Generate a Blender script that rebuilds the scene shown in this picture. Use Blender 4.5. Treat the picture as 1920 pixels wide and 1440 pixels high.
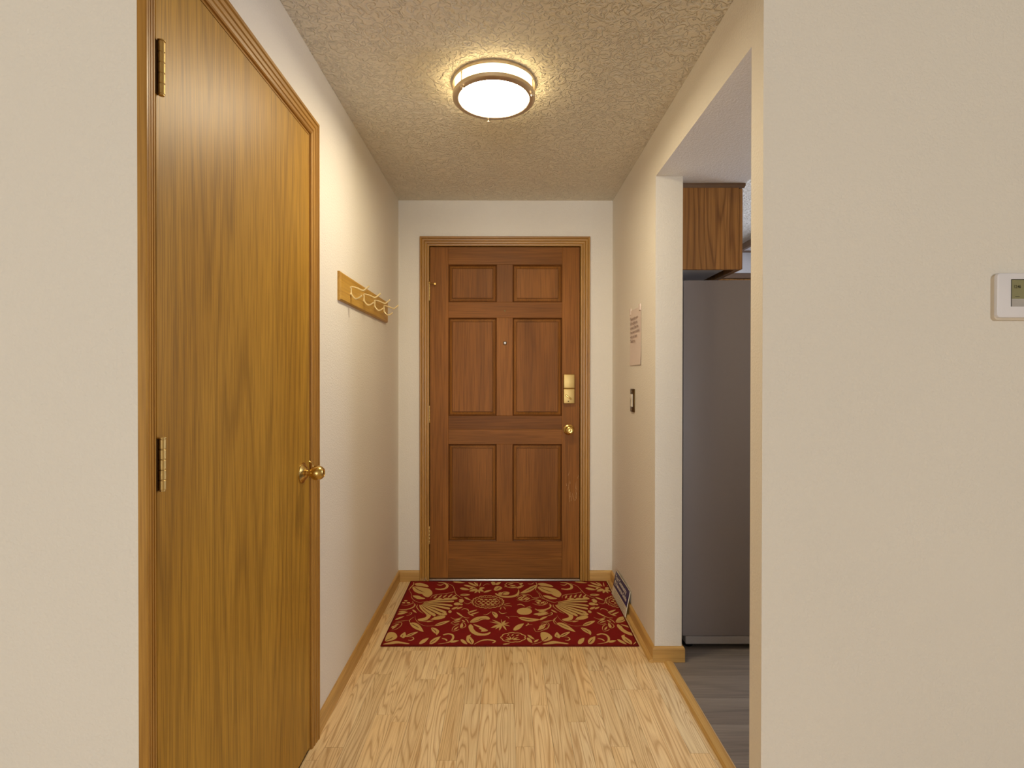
import bpy, bmesh, math, random
from mathutils import Vector, Matrix
from mathutils.geometry import tessellate_polygon

for o in list(bpy.data.objects):
    bpy.data.objects.remove(o, do_unlink=True)
scene = bpy.context.scene
COL = scene.collection
rnd = random.Random(7)

# ------------------------------------------------------------------ camera, world, light, exposure
EYE = 1.2131
cam_d = bpy.data.cameras.new('camera')
cam_d.sensor_fit = 'HORIZONTAL'
cam_d.sensor_width = 36.0
cam_d.lens = 974.0 / 1920.0 * 36.0
cam_d.shift_x = (960.0 - 948.66) / 1920.0
cam_d.shift_y = -(720.0 - 717.73) / 1920.0
cam_d.clip_start = 0.02
cam = bpy.data.objects.new('camera', cam_d)
COL.objects.link(cam)
right = Vector((0.9999975, -0.0020165, 0.0009660))
down = Vector((0.0009552, -0.0053371, -0.9999853))
fwd = Vector((0.0020216, 0.9999837, -0.0053351))
cam.matrix_world = Matrix((
    (right.x, -down.x, -fwd.x, 0.0),
    (right.y, -down.y, -fwd.y, 0.0),
    (right.z, -down.z, -fwd.z, EYE),
    (0, 0, 0, 1)))
scene.camera = cam

scene.view_settings.view_transform = 'Standard'
scene.view_settings.look = 'None'
scene.view_settings.exposure = 0.0
scene.view_settings.gamma = 1.0
scene.view_settings.use_curve_mapping = False

world = bpy.data.worlds.new('sky')
scene.world = world
world.use_nodes = True
wn = world.node_tree
wn.nodes.clear()
wo = wn.nodes.new('ShaderNodeOutputWorld')
wb = wn.nodes.new('ShaderNodeBackground')
wb.inputs[0].default_value = (0.62, 0.75, 1.0, 1)
wb.inputs[1].default_value = 0.6
wn.links.new(wb.outputs[0], wo.inputs[0])


def area_light(name, loc, rot, sx, sy, power, color):
    d = bpy.data.lights.new(name, 'AREA')
    d.shape = 'RECTANGLE'
    d.size, d.size_y = sx, sy
    d.energy = power
    d.color = color
    o = bpy.data.objects.new(name, d)
    COL.objects.link(o)
    o.location = loc
    o.rotation_euler = rot
    return o


# daylight standing in the two window openings (living room behind the camera, kitchen)
area_light('living_window_daylight', (-0.6, -6.67, 1.25), (math.radians(90), 0, 0), 3.9, 1.7, 262, (0.87, 0.93, 1.0))
area_light('kitchen_window_daylight', (3.33, 2.9, 1.5), (0, math.radians(90), 0), 1.0, 1.5, 85, (0.70, 0.78, 1.0))
LAMP_STRENGTH = 78.0

# ------------------------------------------------------------------ key dimensions (metres)
XL, XR = -0.6405, 0.6474          # hall side walls
YB = 3.127                        # front door wall
ZC = 2.2916                       # ceiling
YCL, YCR = 0.9075, 1.3048         # where the hall walls turn into the living room
YP, XP = 2.235, 0.764             # end of the right hall wall (pillar)
YJ = 1.3681                       # near jamb of the kitchen opening
ZS = 2.0894                       # soffit over the kitchen opening


# ------------------------------------------------------------------ node helpers
class N:
    def __init__(self, name):
        self.m = bpy.data.materials.new(name)
        self.m.use_nodes = True
        self.t = self.m.node_tree
        self.t.nodes.clear()
        self.out = self.t.nodes.new('ShaderNodeOutputMaterial')

    def n(self, typ, **kw):
        nd = self.t.nodes.new(typ)
        for k, v in kw.items():
            if k.startswith('i_'):
                key = k[2:].replace('_', ' ')
                nd.inputs[key].default_value = v
            else:
                setattr(nd, k, v)
        return nd

    def l(self, a, b):
        self.t.links.new(a, b)

    def math(self, op, a, b=None, c=None):
        nd = self.n('ShaderNodeMath', operation=op)
        for i, v in enumerate((a, b, c)):
            if v is None:
                continue
            if isinstance(v, (int, float)):
                nd.inputs[i].default_value = v
            else:
                self.l(v, nd.inputs[i])
        return nd.outputs[0]

    def coords(self, scale=(1, 1, 1), rand=False):
        tc = self.n('ShaderNodeTexCoord')
        src = tc.outputs['Object']
        if rand:
            oi = self.n('ShaderNodeObjectInfo')
            vm = self.n('ShaderNodeVectorMath', operation='SCALE')
            vm.inputs[0].default_value = (37.1, 53.7, 71.3)
            self.l(oi.outputs['Random'], vm.inputs['Scale'])
            va = self.n('ShaderNodeVectorMath', operation='ADD')
            self.l(src, va.inputs[0])
            self.l(vm.outputs[0], va.inputs[1])
            src = va.outputs[0]
        mp = self.n('ShaderNodeVectorMath', operation='MULTIPLY')
        mp.inputs[1].default_value = scale
        self.l(src, mp.inputs[0])
        return mp.outputs[0]

    def noise(self, vec, scale, detail=2.0, rough=0.5, dist=0.0):
        nd = self.n('ShaderNodeTexNoise')
        nd.inputs['Scale'].default_value = scale
        nd.inputs['Detail'].default_value = detail
        nd.inputs['Roughness'].default_value = rough
        nd.inputs['Distortion'].default_value = dist
        self.l(vec, nd.inputs['Vector'])
        return nd.outputs['Fac']

    def ramp(self, fac, stops, interp='LINEAR'):
        r = self.n('ShaderNodeValToRGB')
        r.color_ramp.interpolation = interp
        while len(r.color_ramp.elements) < len(stops):
            r.color_ramp.elements.new(0.5)
        for e, (p, c) in zip(r.color_ramp.elements, stops):
            e.position = p
            e.color = c if len(c) == 4 else (*c, 1)
        self.l(fac, r.inputs[0])
        return r.outputs[0]

    def mix(self, fac, a, b, mode='MIX'):
        m = self.n('ShaderNodeMix', data_type='RGBA', blend_type=mode)
        for v, s in ((fac, m.inputs[0]), (a, m.inputs[6]), (b, m.inputs[7])):
            if isinstance(v, (int, float)):
                s.default_value = v
            elif isinstance(v, tuple):
                s.default_value = v if len(v) == 4 else (*v, 1)
            else:
                self.l(v, s)
        return m.outputs[2]

    def bump(self, h, strength, dist):
        b = self.n('ShaderNodeBump')
        b.inputs['Strength'].default_value = strength
        b.inputs['Distance'].default_value = dist
        self.l(h, b.inputs['Height'])
        return b.outputs[0]

    def bsdf(self, color, rough=0.5, metal=0.0, normal=None, spec=0.5, coat=0.0):
        p = self.n('ShaderNodeBsdfPrincipled')
        if isinstance(color, tuple):
            p.inputs['Base Color'].default_value = color if len(color) == 4 else (*color, 1)
        else:
            self.l(color, p.inputs['Base Color'])
        if isinstance(rough, (int, float)):
            p.inputs['Roughness'].default_value = rough
        else:
            self.l(rough, p.inputs['Roughness'])
        p.inputs['Metallic'].default_value = metal
        p.inputs['Specular IOR Level'].default_value = spec
        p.inputs['Coat Weight'].default_value = coat
        if normal is not None:
            self.l(normal, p.inputs['Normal'])
        self.l(p.outputs[0], self.out.inputs[0])
        return self.m


def srgb(r, g, b):
    def f(c):
        c /= 255.0
        return c / 12.92 if c <= 0.04045 else ((c + 0.055) / 1.055) ** 2.4
    return (f(r), f(g), f(b))


def mat_plain(name, color, rough=0.5, metal=0.0, bump=0.0, bscale=400, var=0.06, spec=0.5):
    n = N(name)
    c = n.coords()
    f = n.noise(c, bscale * 0.12, 2)
    dark = tuple(v * (1 - var) for v in color)
    lite = tuple(min(1, v * (1 + var)) for v in color)
    col = n.mix(f, dark, lite)
    nm = None
    if bump:
        nm = n.bump(n.noise(c, bscale, 2), bump, 0.001)
    return n.bsdf(col, rough, metal, nm, spec)


def mat_paint(name, color, kind='wall'):
    n = N(name)
    c = n.coords()
    stain = n.noise(c, 1.7, 1, 0.55)
    col = n.mix(stain, tuple(v * 0.965 for v in color), tuple(min(1, v * 1.03) for v in color))
    if kind == 'wall':        # orange-peel sprayed wall
        a = n.noise(c, 150, 1.0, 0.5, 0.4)
        a = n.ramp(a, [(0.36, (0, 0, 0)), (0.66, (1, 1, 1))])
        b = n.noise(c, 420, 0.0)
        h = n.math('MULTIPLY_ADD', b, 0.2, a)
        nm = n.bump(h, 0.34, 0.0016)
        return n.bsdf(col, 0.62, 0, nm, 0.3)
    a = n.noise(c, 34, 2.0, 0.55, 1.5)      # knocked-down ceiling texture
    a = n.ramp(a, [(0.44, (0, 0, 0)), (0.53, (0.8, 0.8, 0.8)), (0.62, (1, 1, 1))])
    b = n.noise(c, 130, 1.0, 0.5, 0.3)
    h = n.math('MULTIPLY_ADD', b, 0.35, a)
    nm = n.bump(h, 0.85, 0.0065)
    return n.bsdf(col, 0.8, 0, nm, 0.2)


def mat_wood(name, light, mid, dark, axis='z', field=9.0, bands=9.0, stretch=0.07, contrast=0.6,
             pores=0.35, rough=0.42, tone=0.25, patch=0.25, rand=True, coat=0.0, pscale=260, spec=0.4):
    """oak style wood: contour bands of a stretched noise field give cathedral grain, plus pore streaks"""
    n = N(name)
    ax = {'x': (stretch, 1, 1), 'y': (1, stretch, 1), 'z': (1, 1, stretch)}[axis]
    c = n.coords(ax, rand)
    fld = n.noise(c, field, 1.5, 0.45, 0.25)
    ring = n.math('FRACT', n.math('MULTIPLY', fld, bands))
    ring = n.ramp(ring, [(0.0, (0.9, 0.9, 0.9)), (0.12, (0.35, 0.35, 0.35)), (0.40, (0.0, 0.0, 0.0)),
                         (0.78, (0.20, 0.20, 0.20)), (0.95, (1, 1, 1)), (1.0, (0.9, 0.9, 0.9))])
    px = {'x': (0.022, 1, 1), 'y': (1, 0.022, 1), 'z': (1, 1, 0.022)}[axis]
    pc = n.coords(px, rand)
    pore = n.noise(pc, pscale, 1.0, 0.6)
    pore = n.ramp(pore, [(0.40, (0, 0, 0)), (0.68, (1, 1, 1))])
    big = n.noise(n.coords({'x': (.2, 1, 1), 'y': (1, .2, 1), 'z': (1, 1, .2)}[axis], rand), 4.5, 2)
    base = n.mix(n.ramp(big, [(0.3, (0, 0, 0)), (0.7, (1, 1, 1))]), light, mid)
    base = n.mix(patch, light, base) if patch < 1 else base
    g = n.mix(n.math('MULTIPLY', ring, contrast), base, dark)
    g = n.mix(n.math('MULTIPLY', pore, pores), g, dark)
    if tone:
        oi = n.n('ShaderNodeObjectInfo')
        tv = n.math('MULTIPLY_ADD', oi.outputs['Random'], tone, 1.0 - tone * 0.6)
        hs = n.n('ShaderNodeHueSaturation')
        n.l(tv, hs.inputs['Value'])
        n.l(g, hs.inputs['Color'])
        g = hs.outputs[0]
    h = n.math('MULTIPLY_ADD', ring, 0.4, pore)
    nm = n.bump(h, 0.10, 0.0005)
    return n.bsdf(g, rough, 0, nm, spec, coat)


def mat_metal(name, color, rough=0.28, scale=(1, 1, 1)):
    n = N(name)
    f = n.noise(n.coords(scale), 60, 3)
    col = n.mix(f, tuple(v * 0.86 for v in color), color)
    r = n.math('MULTIPLY_ADD', f, 0.15, rough - 0.06)
    return n.bsdf(col, r, 1.0)


MT = {}
PAINT = srgb(232, 224, 209)
MT['wall'] = mat_paint('wall_paint', PAINT)
MT['ceiling'] = mat_paint('ceiling_texture', srgb(234, 226, 208), 'ceiling')
MT['kitchen_wall'] = mat_paint('kitchen_paint', srgb(226, 222, 216))
MT['plank'] = mat_wood('oak_laminate', srgb(253, 228, 178), srgb(244, 210, 152), srgb(178, 124, 64), 'y', field=17, bands=15.0,
                       stretch=0.075, contrast=0.58, pores=0.24, rough=0.36, tone=0.17, patch=1, pscale=300)
MT['closet'] = mat_wood('honey_veneer', srgb(190, 143, 50), srgb(174, 127, 38), srgb(112, 76, 18), 'z', field=6.5, bands=9.0,
                        stretch=0.05, contrast=0.42, pores=0.5, rough=0.44, tone=0, patch=1, pscale=330, spec=0.35)
MT['casing'] = mat_wood('honey_casing', srgb(188, 140, 64), srgb(170, 120, 48), srgb(116, 74, 24), 'z', field=14, bands=4,
                        stretch=0.03, contrast=0.28, pores=0.38, rough=0.38, tone=0.05, patch=1)
MT['casing_x'] = mat_wood('honey_casing_horizontal', srgb(188, 140, 64), srgb(170, 120, 48), srgb(116, 74, 24), 'x', field=14, bands=4,
                          stretch=0.03, contrast=0.28, pores=0.38, rough=0.38, tone=0.05, patch=1)
MT['casing_y'] = mat_wood('honey_casing_lengthwise', srgb(188, 140, 64), srgb(170, 120, 48), srgb(116, 74, 24), 'y', field=14, bands=4,
                          stretch=0.03, contrast=0.28, pores=0.38, rough=0.38, tone=0.05, patch=1)
dl, dm, dd = srgb(158, 101, 43), srgb(126, 77, 27), srgb(62, 35, 10)
MT['door_v'] = mat_wood('stained_fir_vertical', dl, dm, dd, 'z', field=7, bands=3, stretch=0.04, contrast=0.22, pores=0.34,
                        rough=0.46, tone=0.28, patch=1, pscale=220, spec=0.16)
MT['door_h'] = mat_wood('stained_fir_horizontal', dl, dm, dd, 'x', field=7, bands=3, stretch=0.04, contrast=0.22, pores=0.34,
                        rough=0.46, tone=0.28, patch=1, pscale=220, spec=0.16)
MT['moulding'] = mat_wood('stained_fir_moulding', srgb(118, 72, 32), srgb(98, 56, 22), srgb(54, 29, 9), 'z', field=9, bands=3,
                          stretch=0.05, contrast=0.2, pores=0.3, rough=0.3, tone=0.05, patch=1)
bl, bm_, bd = srgb(216, 174, 104), srgb(200, 156, 86), srgb(150, 106, 48)
MT['base_x'] = mat_wood('oak_baseboard_x', bl, bm_, bd, 'x', field=16, bands=4, stretch=0.05, contrast=0.35, pores=0.35, tone=0.03, patch=1)
MT['base_y'] = mat_wood('oak_baseboard_y', bl, bm_, bd, 'y', field=16, bands=4, stretch=0.05, contrast=0.3, pores=0.3, tone=0.03, patch=1)
MT['rack'] = mat_wood('golden_oak_rack', srgb(206, 162, 76), srgb(188, 142, 56), srgb(146, 100, 34), 'y', field=16, bands=5,
                      stretch=0.08, contrast=0.4, pores=0.3, tone=0, patch=1)
MT['cabinet'] = mat_wood('oak_cabinet', srgb(190, 138, 74), srgb(166, 112, 52), srgb(98, 56, 18), 'z', field=10, bands=11,
                         stretch=0.07, contrast=0.62, pores=0.4, tone=0, patch=1)
MT['cabinet_trim'] = mat_plain('cabinet_trim_brown', srgb(120, 92, 66), 0.5, 0, 0.1, 300, 0.12)
MT['grey_plank'] = mat_wood('grey_vinyl', srgb(150, 138, 124), srgb(128, 116, 104), srgb(82, 72, 64), 'x', field=10, bands=4,
                            stretch=0.07, contrast=0.3, pores=0.35, rough=0.5, tone=0.12, patch=1)
MT['brass'] = mat_metal('polished_brass', srgb(212, 178, 104), 0.26)
MT['brass_dull'] = mat_metal('antique_brass', srgb(206, 176, 112), 0.46)
MT['brass_dark'] = mat_metal('darkened_brass', srgb(96, 72, 40), 0.4)
MT['nickel'] = mat_metal('brushed_nickel', srgb(222, 206, 180), 0.40, (1, 1, 8))
MT['hook'] = mat_plain('pale_brass_wire', srgb(238, 218, 164), 0.28, 0.35)
MT['steel'] = mat_metal('aluminium_sill', srgb(206, 200, 186), 0.35)
MT['dark'] = mat_plain('dark_gap', srgb(28, 18, 12), 0.8)
MT['fridge'] = mat_plain('fridge_grey_enamel', srgb(136, 126, 122), 0.42, 0, 0.12, 500, 0.02)
MT['fridge_door'] = mat_plain('fridge_door_grey', srgb(150, 142, 138), 0.36, 0, 0.05, 500, 0.02)
MT['fridge_foot'] = mat_plain('fridge_grille_grey', srgb(150, 142, 136), 0.4, 0, 0, 400, 0.03)
MT['white_panel'] = mat_plain('white_melamine_and_glint', srgb(224, 222, 222), 0.4, 0, 0, 200, 0.02)
MT['black'] = mat_plain('black_plastic_and_shade', srgb(20, 18, 18), 0.5)
MT['thermo'] = mat_plain('white_plastic', srgb(232, 228, 228), 0.32, 0, 0, 300, 0.01)
MT['thermo_back'] = mat_plain('ivory_plastic', srgb(214, 200, 178), 0.45, 0, 0, 300, 0.02)
MT['lcd'] = mat_plain('lcd_olive', srgb(140, 136, 98), 0.25, 0, 0, 60, 0.03)
MT['lcd_text'] = mat_plain('lcd_ink', srgb(48, 42, 22), 0.4)
MT['grey_plastic'] = mat_plain('grey_plastic', srgb(178, 172, 164), 0.4, 0, 0, 300, 0.02)
MT['paper'] = mat_plain('notice_paper', srgb(226, 208, 196), 0.7, 0, 0.1, 200, 0.03)
MT['ink'] = mat_plain('faded_ink', srgb(156, 130, 118), 0.7)
MT['navy'] = mat_plain('navy_print', srgb(44, 48, 100), 0.35, 0, 0, 200, 0.08)
MT['cream'] = mat_plain('cream_print', srgb(226, 216, 188), 0.4, 0, 0, 200, 0.04)
MT['white_ink'] = mat_plain('white_print', srgb(232, 226, 214), 0.45)
MT['grey_ink'] = mat_plain('grey_print', srgb(150, 140, 118), 0.5)
MT['switch_white'] = mat_plain('switch_ivory', srgb(236, 228, 210), 0.35, 0, 0, 200, 0.02)
MT['chip'] = mat_plain('bare_wood_scratch', srgb(206, 166, 110), 0.7)


def mat_rug(name, a, b):
    n = N(name)
    c = n.coords()
    f = n.noise(c, 420, 2, 0.6)
    col = n.mix(n.noise(c, 24, 2), a, b)
    col = n.mix(n.math('MULTIPLY', f, 0.5), col, tuple(v * 0.55 for v in a))
    nm = n.bump(f, 0.5, 0.0015)
    return n.bsdf(col, 0.95, 0, nm, 0.1)


MT['rug_red'] = mat_rug('rug_crimson_pile', srgb(146, 34, 30), srgb(128, 29, 28))
MT['rug_dark'] = mat_rug('rug_bound_edge', srgb(112, 28, 22), srgb(96, 22, 20))
MT['rug_gold'] = mat_rug('rug_gold_pile', srgb(226, 186, 118), srgb(212, 174, 102))


def mat_glass():
    n = N('window_glass')
    t = n.n('ShaderNodeBsdfTransparent')
    g = n.n('ShaderNodeBsdfGlossy')
    g.inputs['Roughness'].default_value = 0.02
    fr = n.n('ShaderNodeFresnel')
    fr.inputs[0].default_value = 1.45
    mx = n.n('ShaderNodeMixShader')
    n.l(fr.outputs[0], mx.inputs[0])
    n.l(t.outputs[0], mx.inputs[1])
    n.l(g.outputs[0], mx.inputs[2])
    n.l(mx.outputs[0], n.out.inputs[0])
    return n.m


MT['glass'] = mat_glass()


def mat_emit(name, color, strength):
    n = N(name)
    f = n.noise(n.coords(), 9, 2)
    col = n.mix(f, tuple(v * 0.92 for v in color), color)
    e = n.n('ShaderNodeEmission')
    n.l(col, e.inputs[0])
    e.inputs[1].default_value = strength
    n.l(e.outputs[0], n.out.inputs[0])
    return n.m


# ------------------------------------------------------------------ mesh helpers
class MB:
    def __init__(self):
        self.v, self.f, self.smooth, self.fix = [], [], False, True

    def quad(self, *p):
        i = len(self.v)
        self.v += [tuple(q) for q in p]
        self.f.append(tuple(range(i, i + len(p))))
        return self

    def box(self, x0, y0, z0, x1, y1, z1):
        x0, x1 = min(x0, x1), max(x0, x1)
        y0, y1 = min(y0, y1), max(y0, y1)
        z0, z1 = min(z0, z1), max(z0, z1)
        i = len(self.v)
        self.v += [(x0, y0, z0), (x1, y0, z0), (x1, y1, z0), (x0, y1, z0), (x0, y0, z1), (x1, y0, z1), (x1, y1, z1), (x0, y1, z1)]
        for q in ((0, 3, 2, 1), (4, 5, 6, 7), (0, 1, 5, 4), (1, 2, 6, 5), (2, 3, 7, 6), (3, 0, 4, 7)):
            self.f.append(tuple(i + k for k in q))
        return self

    def bbox(self, x0, y0, z0, x1, y1, z1, r=0.002, seg=2):
        bm = bmesh.new()
        c = Vector(((x0 + x1) / 2, (y0 + y1) / 2, (z0 + z1) / 2))
        s = Vector((abs(x1 - x0), abs(y1 - y0), abs(z1 - z0)))
        bmesh.ops.create_cube(bm, size=1.0)
        for v in bm.verts:
            v.co = Vector((v.co.x * s.x, v.co.y * s.y, v.co.z * s.z)) + c
        bmesh.ops.bevel(bm, geom=list(bm.edges), offset=min(r, min(s) * 0.49), segments=seg, profile=0.5, affect='EDGES')
        self.add_bm(bm)
        self.smooth = True
        return self

    def add_bm(self, bm):
        i = len(self.v)
        bm.verts.index_update()
        self.v += [tuple(v.co) for v in bm.verts]
        self.f += [tuple(i + v.index for v in f.verts) for f in bm.faces]
        bm.free()

    def lathe(self, prof, origin, axis, seg=24, cap=True):
        """prof: list of (radius, distance along axis)"""
        a = Vector(axis).normalized()
        u = a.orthogonal().normalized()
        w = a.cross(u)
        o = Vector(origin)
        i0 = len(self.v)
        for r, h in prof:
            for k in range(seg):
                t = 2 * math.pi * k / seg
                self.v.append(tuple(o + a * h + (u * math.cos(t) + w * math.sin(t)) * max(r, 1e-5)))
        for j in range(len(prof) - 1):
            for k in range(seg):
                k2 = (k + 1) % seg
                self.f.append((i0 + j * seg + k, i0 + j * seg + k2, i0 + (j + 1) * seg + k2, i0 + (j + 1) * seg + k))
        if cap:
            self.f.append(tuple(i0 + k for k in range(seg))[::-1])
            self.f.append(tuple(i0 + (len(prof) - 1) * seg + k for k in range(seg)))
        self.smooth = True
        return self

    def rrect(self, x0, z0, x1, z1, r, y0, y1, bev, seg=6):
        """rounded rectangle in the xz plane from back y0 to front y1 with a soft front edge"""
        def loop(ins, y):
            q = []
            rr = max(r - ins, 0.0005)
            for cx, cz, a0 in ((x1 - r, z1 - r, 0), (x0 + r, z1 - r, 90), (x0 + r, z0 + r, 180), (x1 - r, z0 + r, 270)):
                for k in range(seg + 1):
                    t = math.radians(a0 + 90.0 * k / seg)
                    q.append((cx + rr * math.cos(t), y, cz + rr * math.sin(t)))
            return q
        d = -1 if y1 < y0 else 1
        loops = [loop(0, y0), loop(0, y1 - d * bev), loop(bev * 0.3, y1 - d * bev * 0.3), loop(bev, y1)]
        i0, m = len(self.v), len(loops[0])
        for lo in loops:
            self.v += lo
        for j in range(3):
            for k in range(m):
                k2 = (k + 1) % m
                self.f.append((i0 + j * m + k, i0 + j * m + k2, i0 + (j + 1) * m + k2, i0 + (j + 1) * m + k))
        self.f.append(tuple(i0 + k for k in range(m)))
        self.f.append(tuple(i0 + 3 * m + k for k in range(m)))
        self.smooth = True
        return self

    def tube(self, pts, rad, seg=8):
        pts = [Vector(p) for p in pts]
        rads = rad if isinstance(rad, (list, tuple)) else [rad] * len(pts)
        i0 = len(self.v)
        ref = Vector((0, 1, 0.01))
        for j, p in enumerate(pts):
            d = (pts[min(j + 1, len(pts) - 1)] - pts[max(j - 1, 0)]).normalized()
            u = d.cross(ref).normalized()
            w = d.cross(u)
            for k in range(seg):
                t = 2 * math.pi * k / seg
                self.v.append(tuple(p + (u * math.cos(t) + w * math.sin(t)) * rads[j]))
        for j in range(len(pts) - 1):
            for k in range(seg):
                k2 = (k + 1) % seg
                self.f.append((i0 + j * seg + k, i0 + j * seg + k2, i0 + (j + 1) * seg + k2, i0 + (j + 1) * seg + k))
        self.f.append(tuple(i0 + k for k in range(seg))[::-1])
        self.f.append(tuple(i0 + (len(pts) - 1) * seg + k for k in range(seg)))
        self.smooth = True
        return self

    def sweep(self, prof, fa, fb):
        """closed profile of (u, h); fa / fb map (u, h) to a point at either end"""
        i0 = len(self.v)
        m = len(prof)
        self.v += [tuple(fa(u, h)) for u, h in prof] + [tuple(fb(u, h)) for u, h in prof]
        for k in range(m):
            k2 = (k + 1) % m
            self.f.append((i0 + k, i0 + k2, i0 + m + k2, i0 + m + k))
        self.f.append(tuple(i0 + k for k in range(m))[::-1])
        self.f.append(tuple(i0 + m + k for k in range(m)))
        return self

    def build(self, name, mat, parent=None, origin=None, sharp=35):
        me = bpy.data.meshes.new(name)
        if origin is None:
            origin = parent_loc(parent) if parent else Vector((0, 0, 0))
        origin = Vector(origin)
        base = parent_loc(parent) if parent else Vector((0, 0, 0))
        me.from_pydata([tuple(Vector(v) - origin) for v in self.v], [], self.f)
        me.validate()
        if self.fix:
            bm = bmesh.new()
            bm.from_mesh(me)
            bmesh.ops.recalc_face_normals(bm, faces=bm.faces)
            bm.to_mesh(me)
            bm.free()
        me.materials.append(MT[mat] if isinstance(mat, str) else mat)
        if self.smooth:
            me.polygons.foreach_set('use_smooth', [True] * len(me.polygons))
            me.set_sharp_from_angle(angle=math.radians(sharp))
        me.update()
        o = bpy.data.objects.new(name, me)
        COL.objects.link(o)
        if parent:
            o.parent = parent
        o.location = origin - base
        WLOC[o.name] = origin
        return o


WLOC = {}


def parent_loc(o):
    return WLOC.get(o.name, Vector((0, 0, 0)))


def tag(o, label=None, cat=None, group=None, kind=None):
    if label:
        o['label'] = label
    if cat:
        o['category'] = cat
    if group:
        o['group'] = group
    if kind:
        o['kind'] = kind
    return o


def empty(name, loc):
    o = bpy.data.objects.new(name, None)
    o.empty_display_size = 0.1
    COL.objects.link(o)
    o.location = loc
    WLOC[o.name] = Vector(loc)
    return o


def struct(name, mb, mat, label, cat, parent=None):
    o = mb.build(name, mat, parent)
    return tag(o, label, cat, kind='structure')


def text_mesh(name, body, size, mat, parent, origin, xdir, ydir, align='LEFT', bold=0.0, xs=1.0):
    """flat lettering laid on a surface: origin, text direction, up direction"""
    cu = bpy.data.curves.new(name, 'FONT')
    cu.body = body
    cu.size = size
    cu.align_x = align
    cu.offset = bold
    cu.resolution_u = 2
    tmp = bpy.data.objects.new('tmp', cu)
    COL.objects.link(tmp)
    dg = bpy.context.evaluated_depsgraph_get()
    me = bpy.data.meshes.new_from_object(tmp.evaluated_get(dg))
    bpy.data.objects.remove(tmp, do_unlink=True)
    X, Y = Vector(xdir).normalized(), Vector(ydir).normalized()
    base = parent_loc(parent)
    for v in me.vertices:
        v.co = Vector(origin) + X * v.co.x * xs + Y * v.co.y - base
    me.materials.clear()
    me.materials.append(MT[mat])
    me.name = name
    o = bpy.data.objects.new(name, me)
    COL.objects.link(o)
    o.parent = parent
    WLOC[o.name] = base
    return o


# ------------------------------------------------------------------ room shell
struct('ceiling', MB().box(-2.9, -6.62, ZC, 3.3, 4.72, ZC + 0.1), 'ceiling', 'beige ceiling with a knocked-down plaster texture', 'ceiling')
floor = struct('floor', MB().box(-2.9, -6.62, -0.06, 0.70, YB + 0.12, -0.012).box(0.70, -6.62, -0.06, 3.3, YJ, -0.012), 'plank',
               'light oak strip laminate floor of the entry hall', 'floor')

DO0, DO1 = 0.942, 1.700            # closet opening along y
m = MB()
m.box(XL - 0.12, YCL, 0, XL, DO0 - 0.012, ZC).box(XL - 0.12, DO1 + 0.012, 0, XL, YB, ZC)
m.box(XL - 0.12, DO0 - 0.012, 2.028, XL, DO1 + 0.012, ZC).box(XL - 0.12, DO0 - 0.012, 0, XL - 0.085, DO1 + 0.012, 2.028)
struct('wall_left', m, 'wall', 'beige hall wall with the flush closet door and coat rack', 'wall')
struct('wall_front_left', MB().box(-2.9, YCL, 0, XL - 0.12, YCL + 0.12, ZC), 'wall', 'plain beige wall facing the room left of the closet door', 'wall')

m = MB()
m.box(XL - 0.12, YB, 0, -0.474, YB + 0.12, ZC).box(0.473, YB, 0, XP, YB + 0.12, ZC).box(-0.474, YB, 2.034, 0.473, YB + 0.12, ZC)
struct('wall_back', m, 'wall', 'beige end wall around the front door', 'wall')

m = MB()
m.box(XR, YP, 0, XP, YB, ZC).box(XR, YJ, ZS, XP, YP, ZC).box(XR, YCR, 0, XP, YJ, ZC)
struct('wall_right', m, 'wall', 'beige hall wall with the tall opening into the kitchen', 'wall')
struct('wall_front_right', MB().box(XP, YCR, 0, 3.3, YJ, ZC), 'wall', 'plain beige wall with the thermostat', 'wall')
struct('wall_living_left', MB().box(-2.9, -6.5, 0, -2.8, YCL, ZC), 'wall', 'beige side wall of the living room behind the camera', 'wall')
struct('wall_living_right', MB().box(3.2, -6.5, 0, 3.3, YCR, ZC), 'wall', 'beige side wall of the living room right of the camera', 'wall')
m = MB()
m.box(-2.9, -6.62, 0, -2.55, -6.5, ZC).box(1.35, -6.62, 0, 3.3, -6.5, ZC)
m.box(-2.55, -6.62, 0, 1.35, -6.5, 0.40).box(-2.55, -6.62, 2.10, 1.35, -6.5, ZC)
struct('wall_living_back', m, 'wall', 'beige wall with the living room window behind the camera', 'wall')


def window(name, label, axis, a0, a1, z0, z1, d0, panes):
    e = empty(name, ((a0 + a1) / 2, d0, z0) if axis == 'x' else (d0, (a0 + a1) / 2, z0))
    tag(e, label, 'window', kind='structure')

    def bx(p0, p1, q0, q1, t0, t1):
        return MB().box(p0, d0 + t0, q0, p1, d0 + t1, q1) if axis == 'x' else MB().box(d0 + t0, p0, q0, d0 + t1, p1, q1)
    t = 0.05
    for args in ((a0, a1, z0, z0 + t), (a0, a1, z1 - t, z1), (a0, a0 + t, z0 + t, z1 - t), (a1 - t, a1, z0 + t, z1 - t)):
        bx(*args, -0.03, 0.03).build('window_frame', 'white_panel', e)
    w = (a1 - a0 - 2 * t) / panes
    for k in range(panes):
        p0 = a0 + t + k * w
        bx(p0 + 0.012, p0 + w - 0.012, z0 + t, z1 - t, -0.003, 0.003).build('pane', 'glass', e)
        if k:
            bx(p0 - 0.012, p0 + 0.012, z0 + t, z1 - t, -0.02, 0.02).build('mullion', 'white_panel', e)
    return e


window('window_1', 'wide white framed living room window behind the camera', 'x', -2.55, 1.35, 0.40, 2.10, -6.56, 4)

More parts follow.
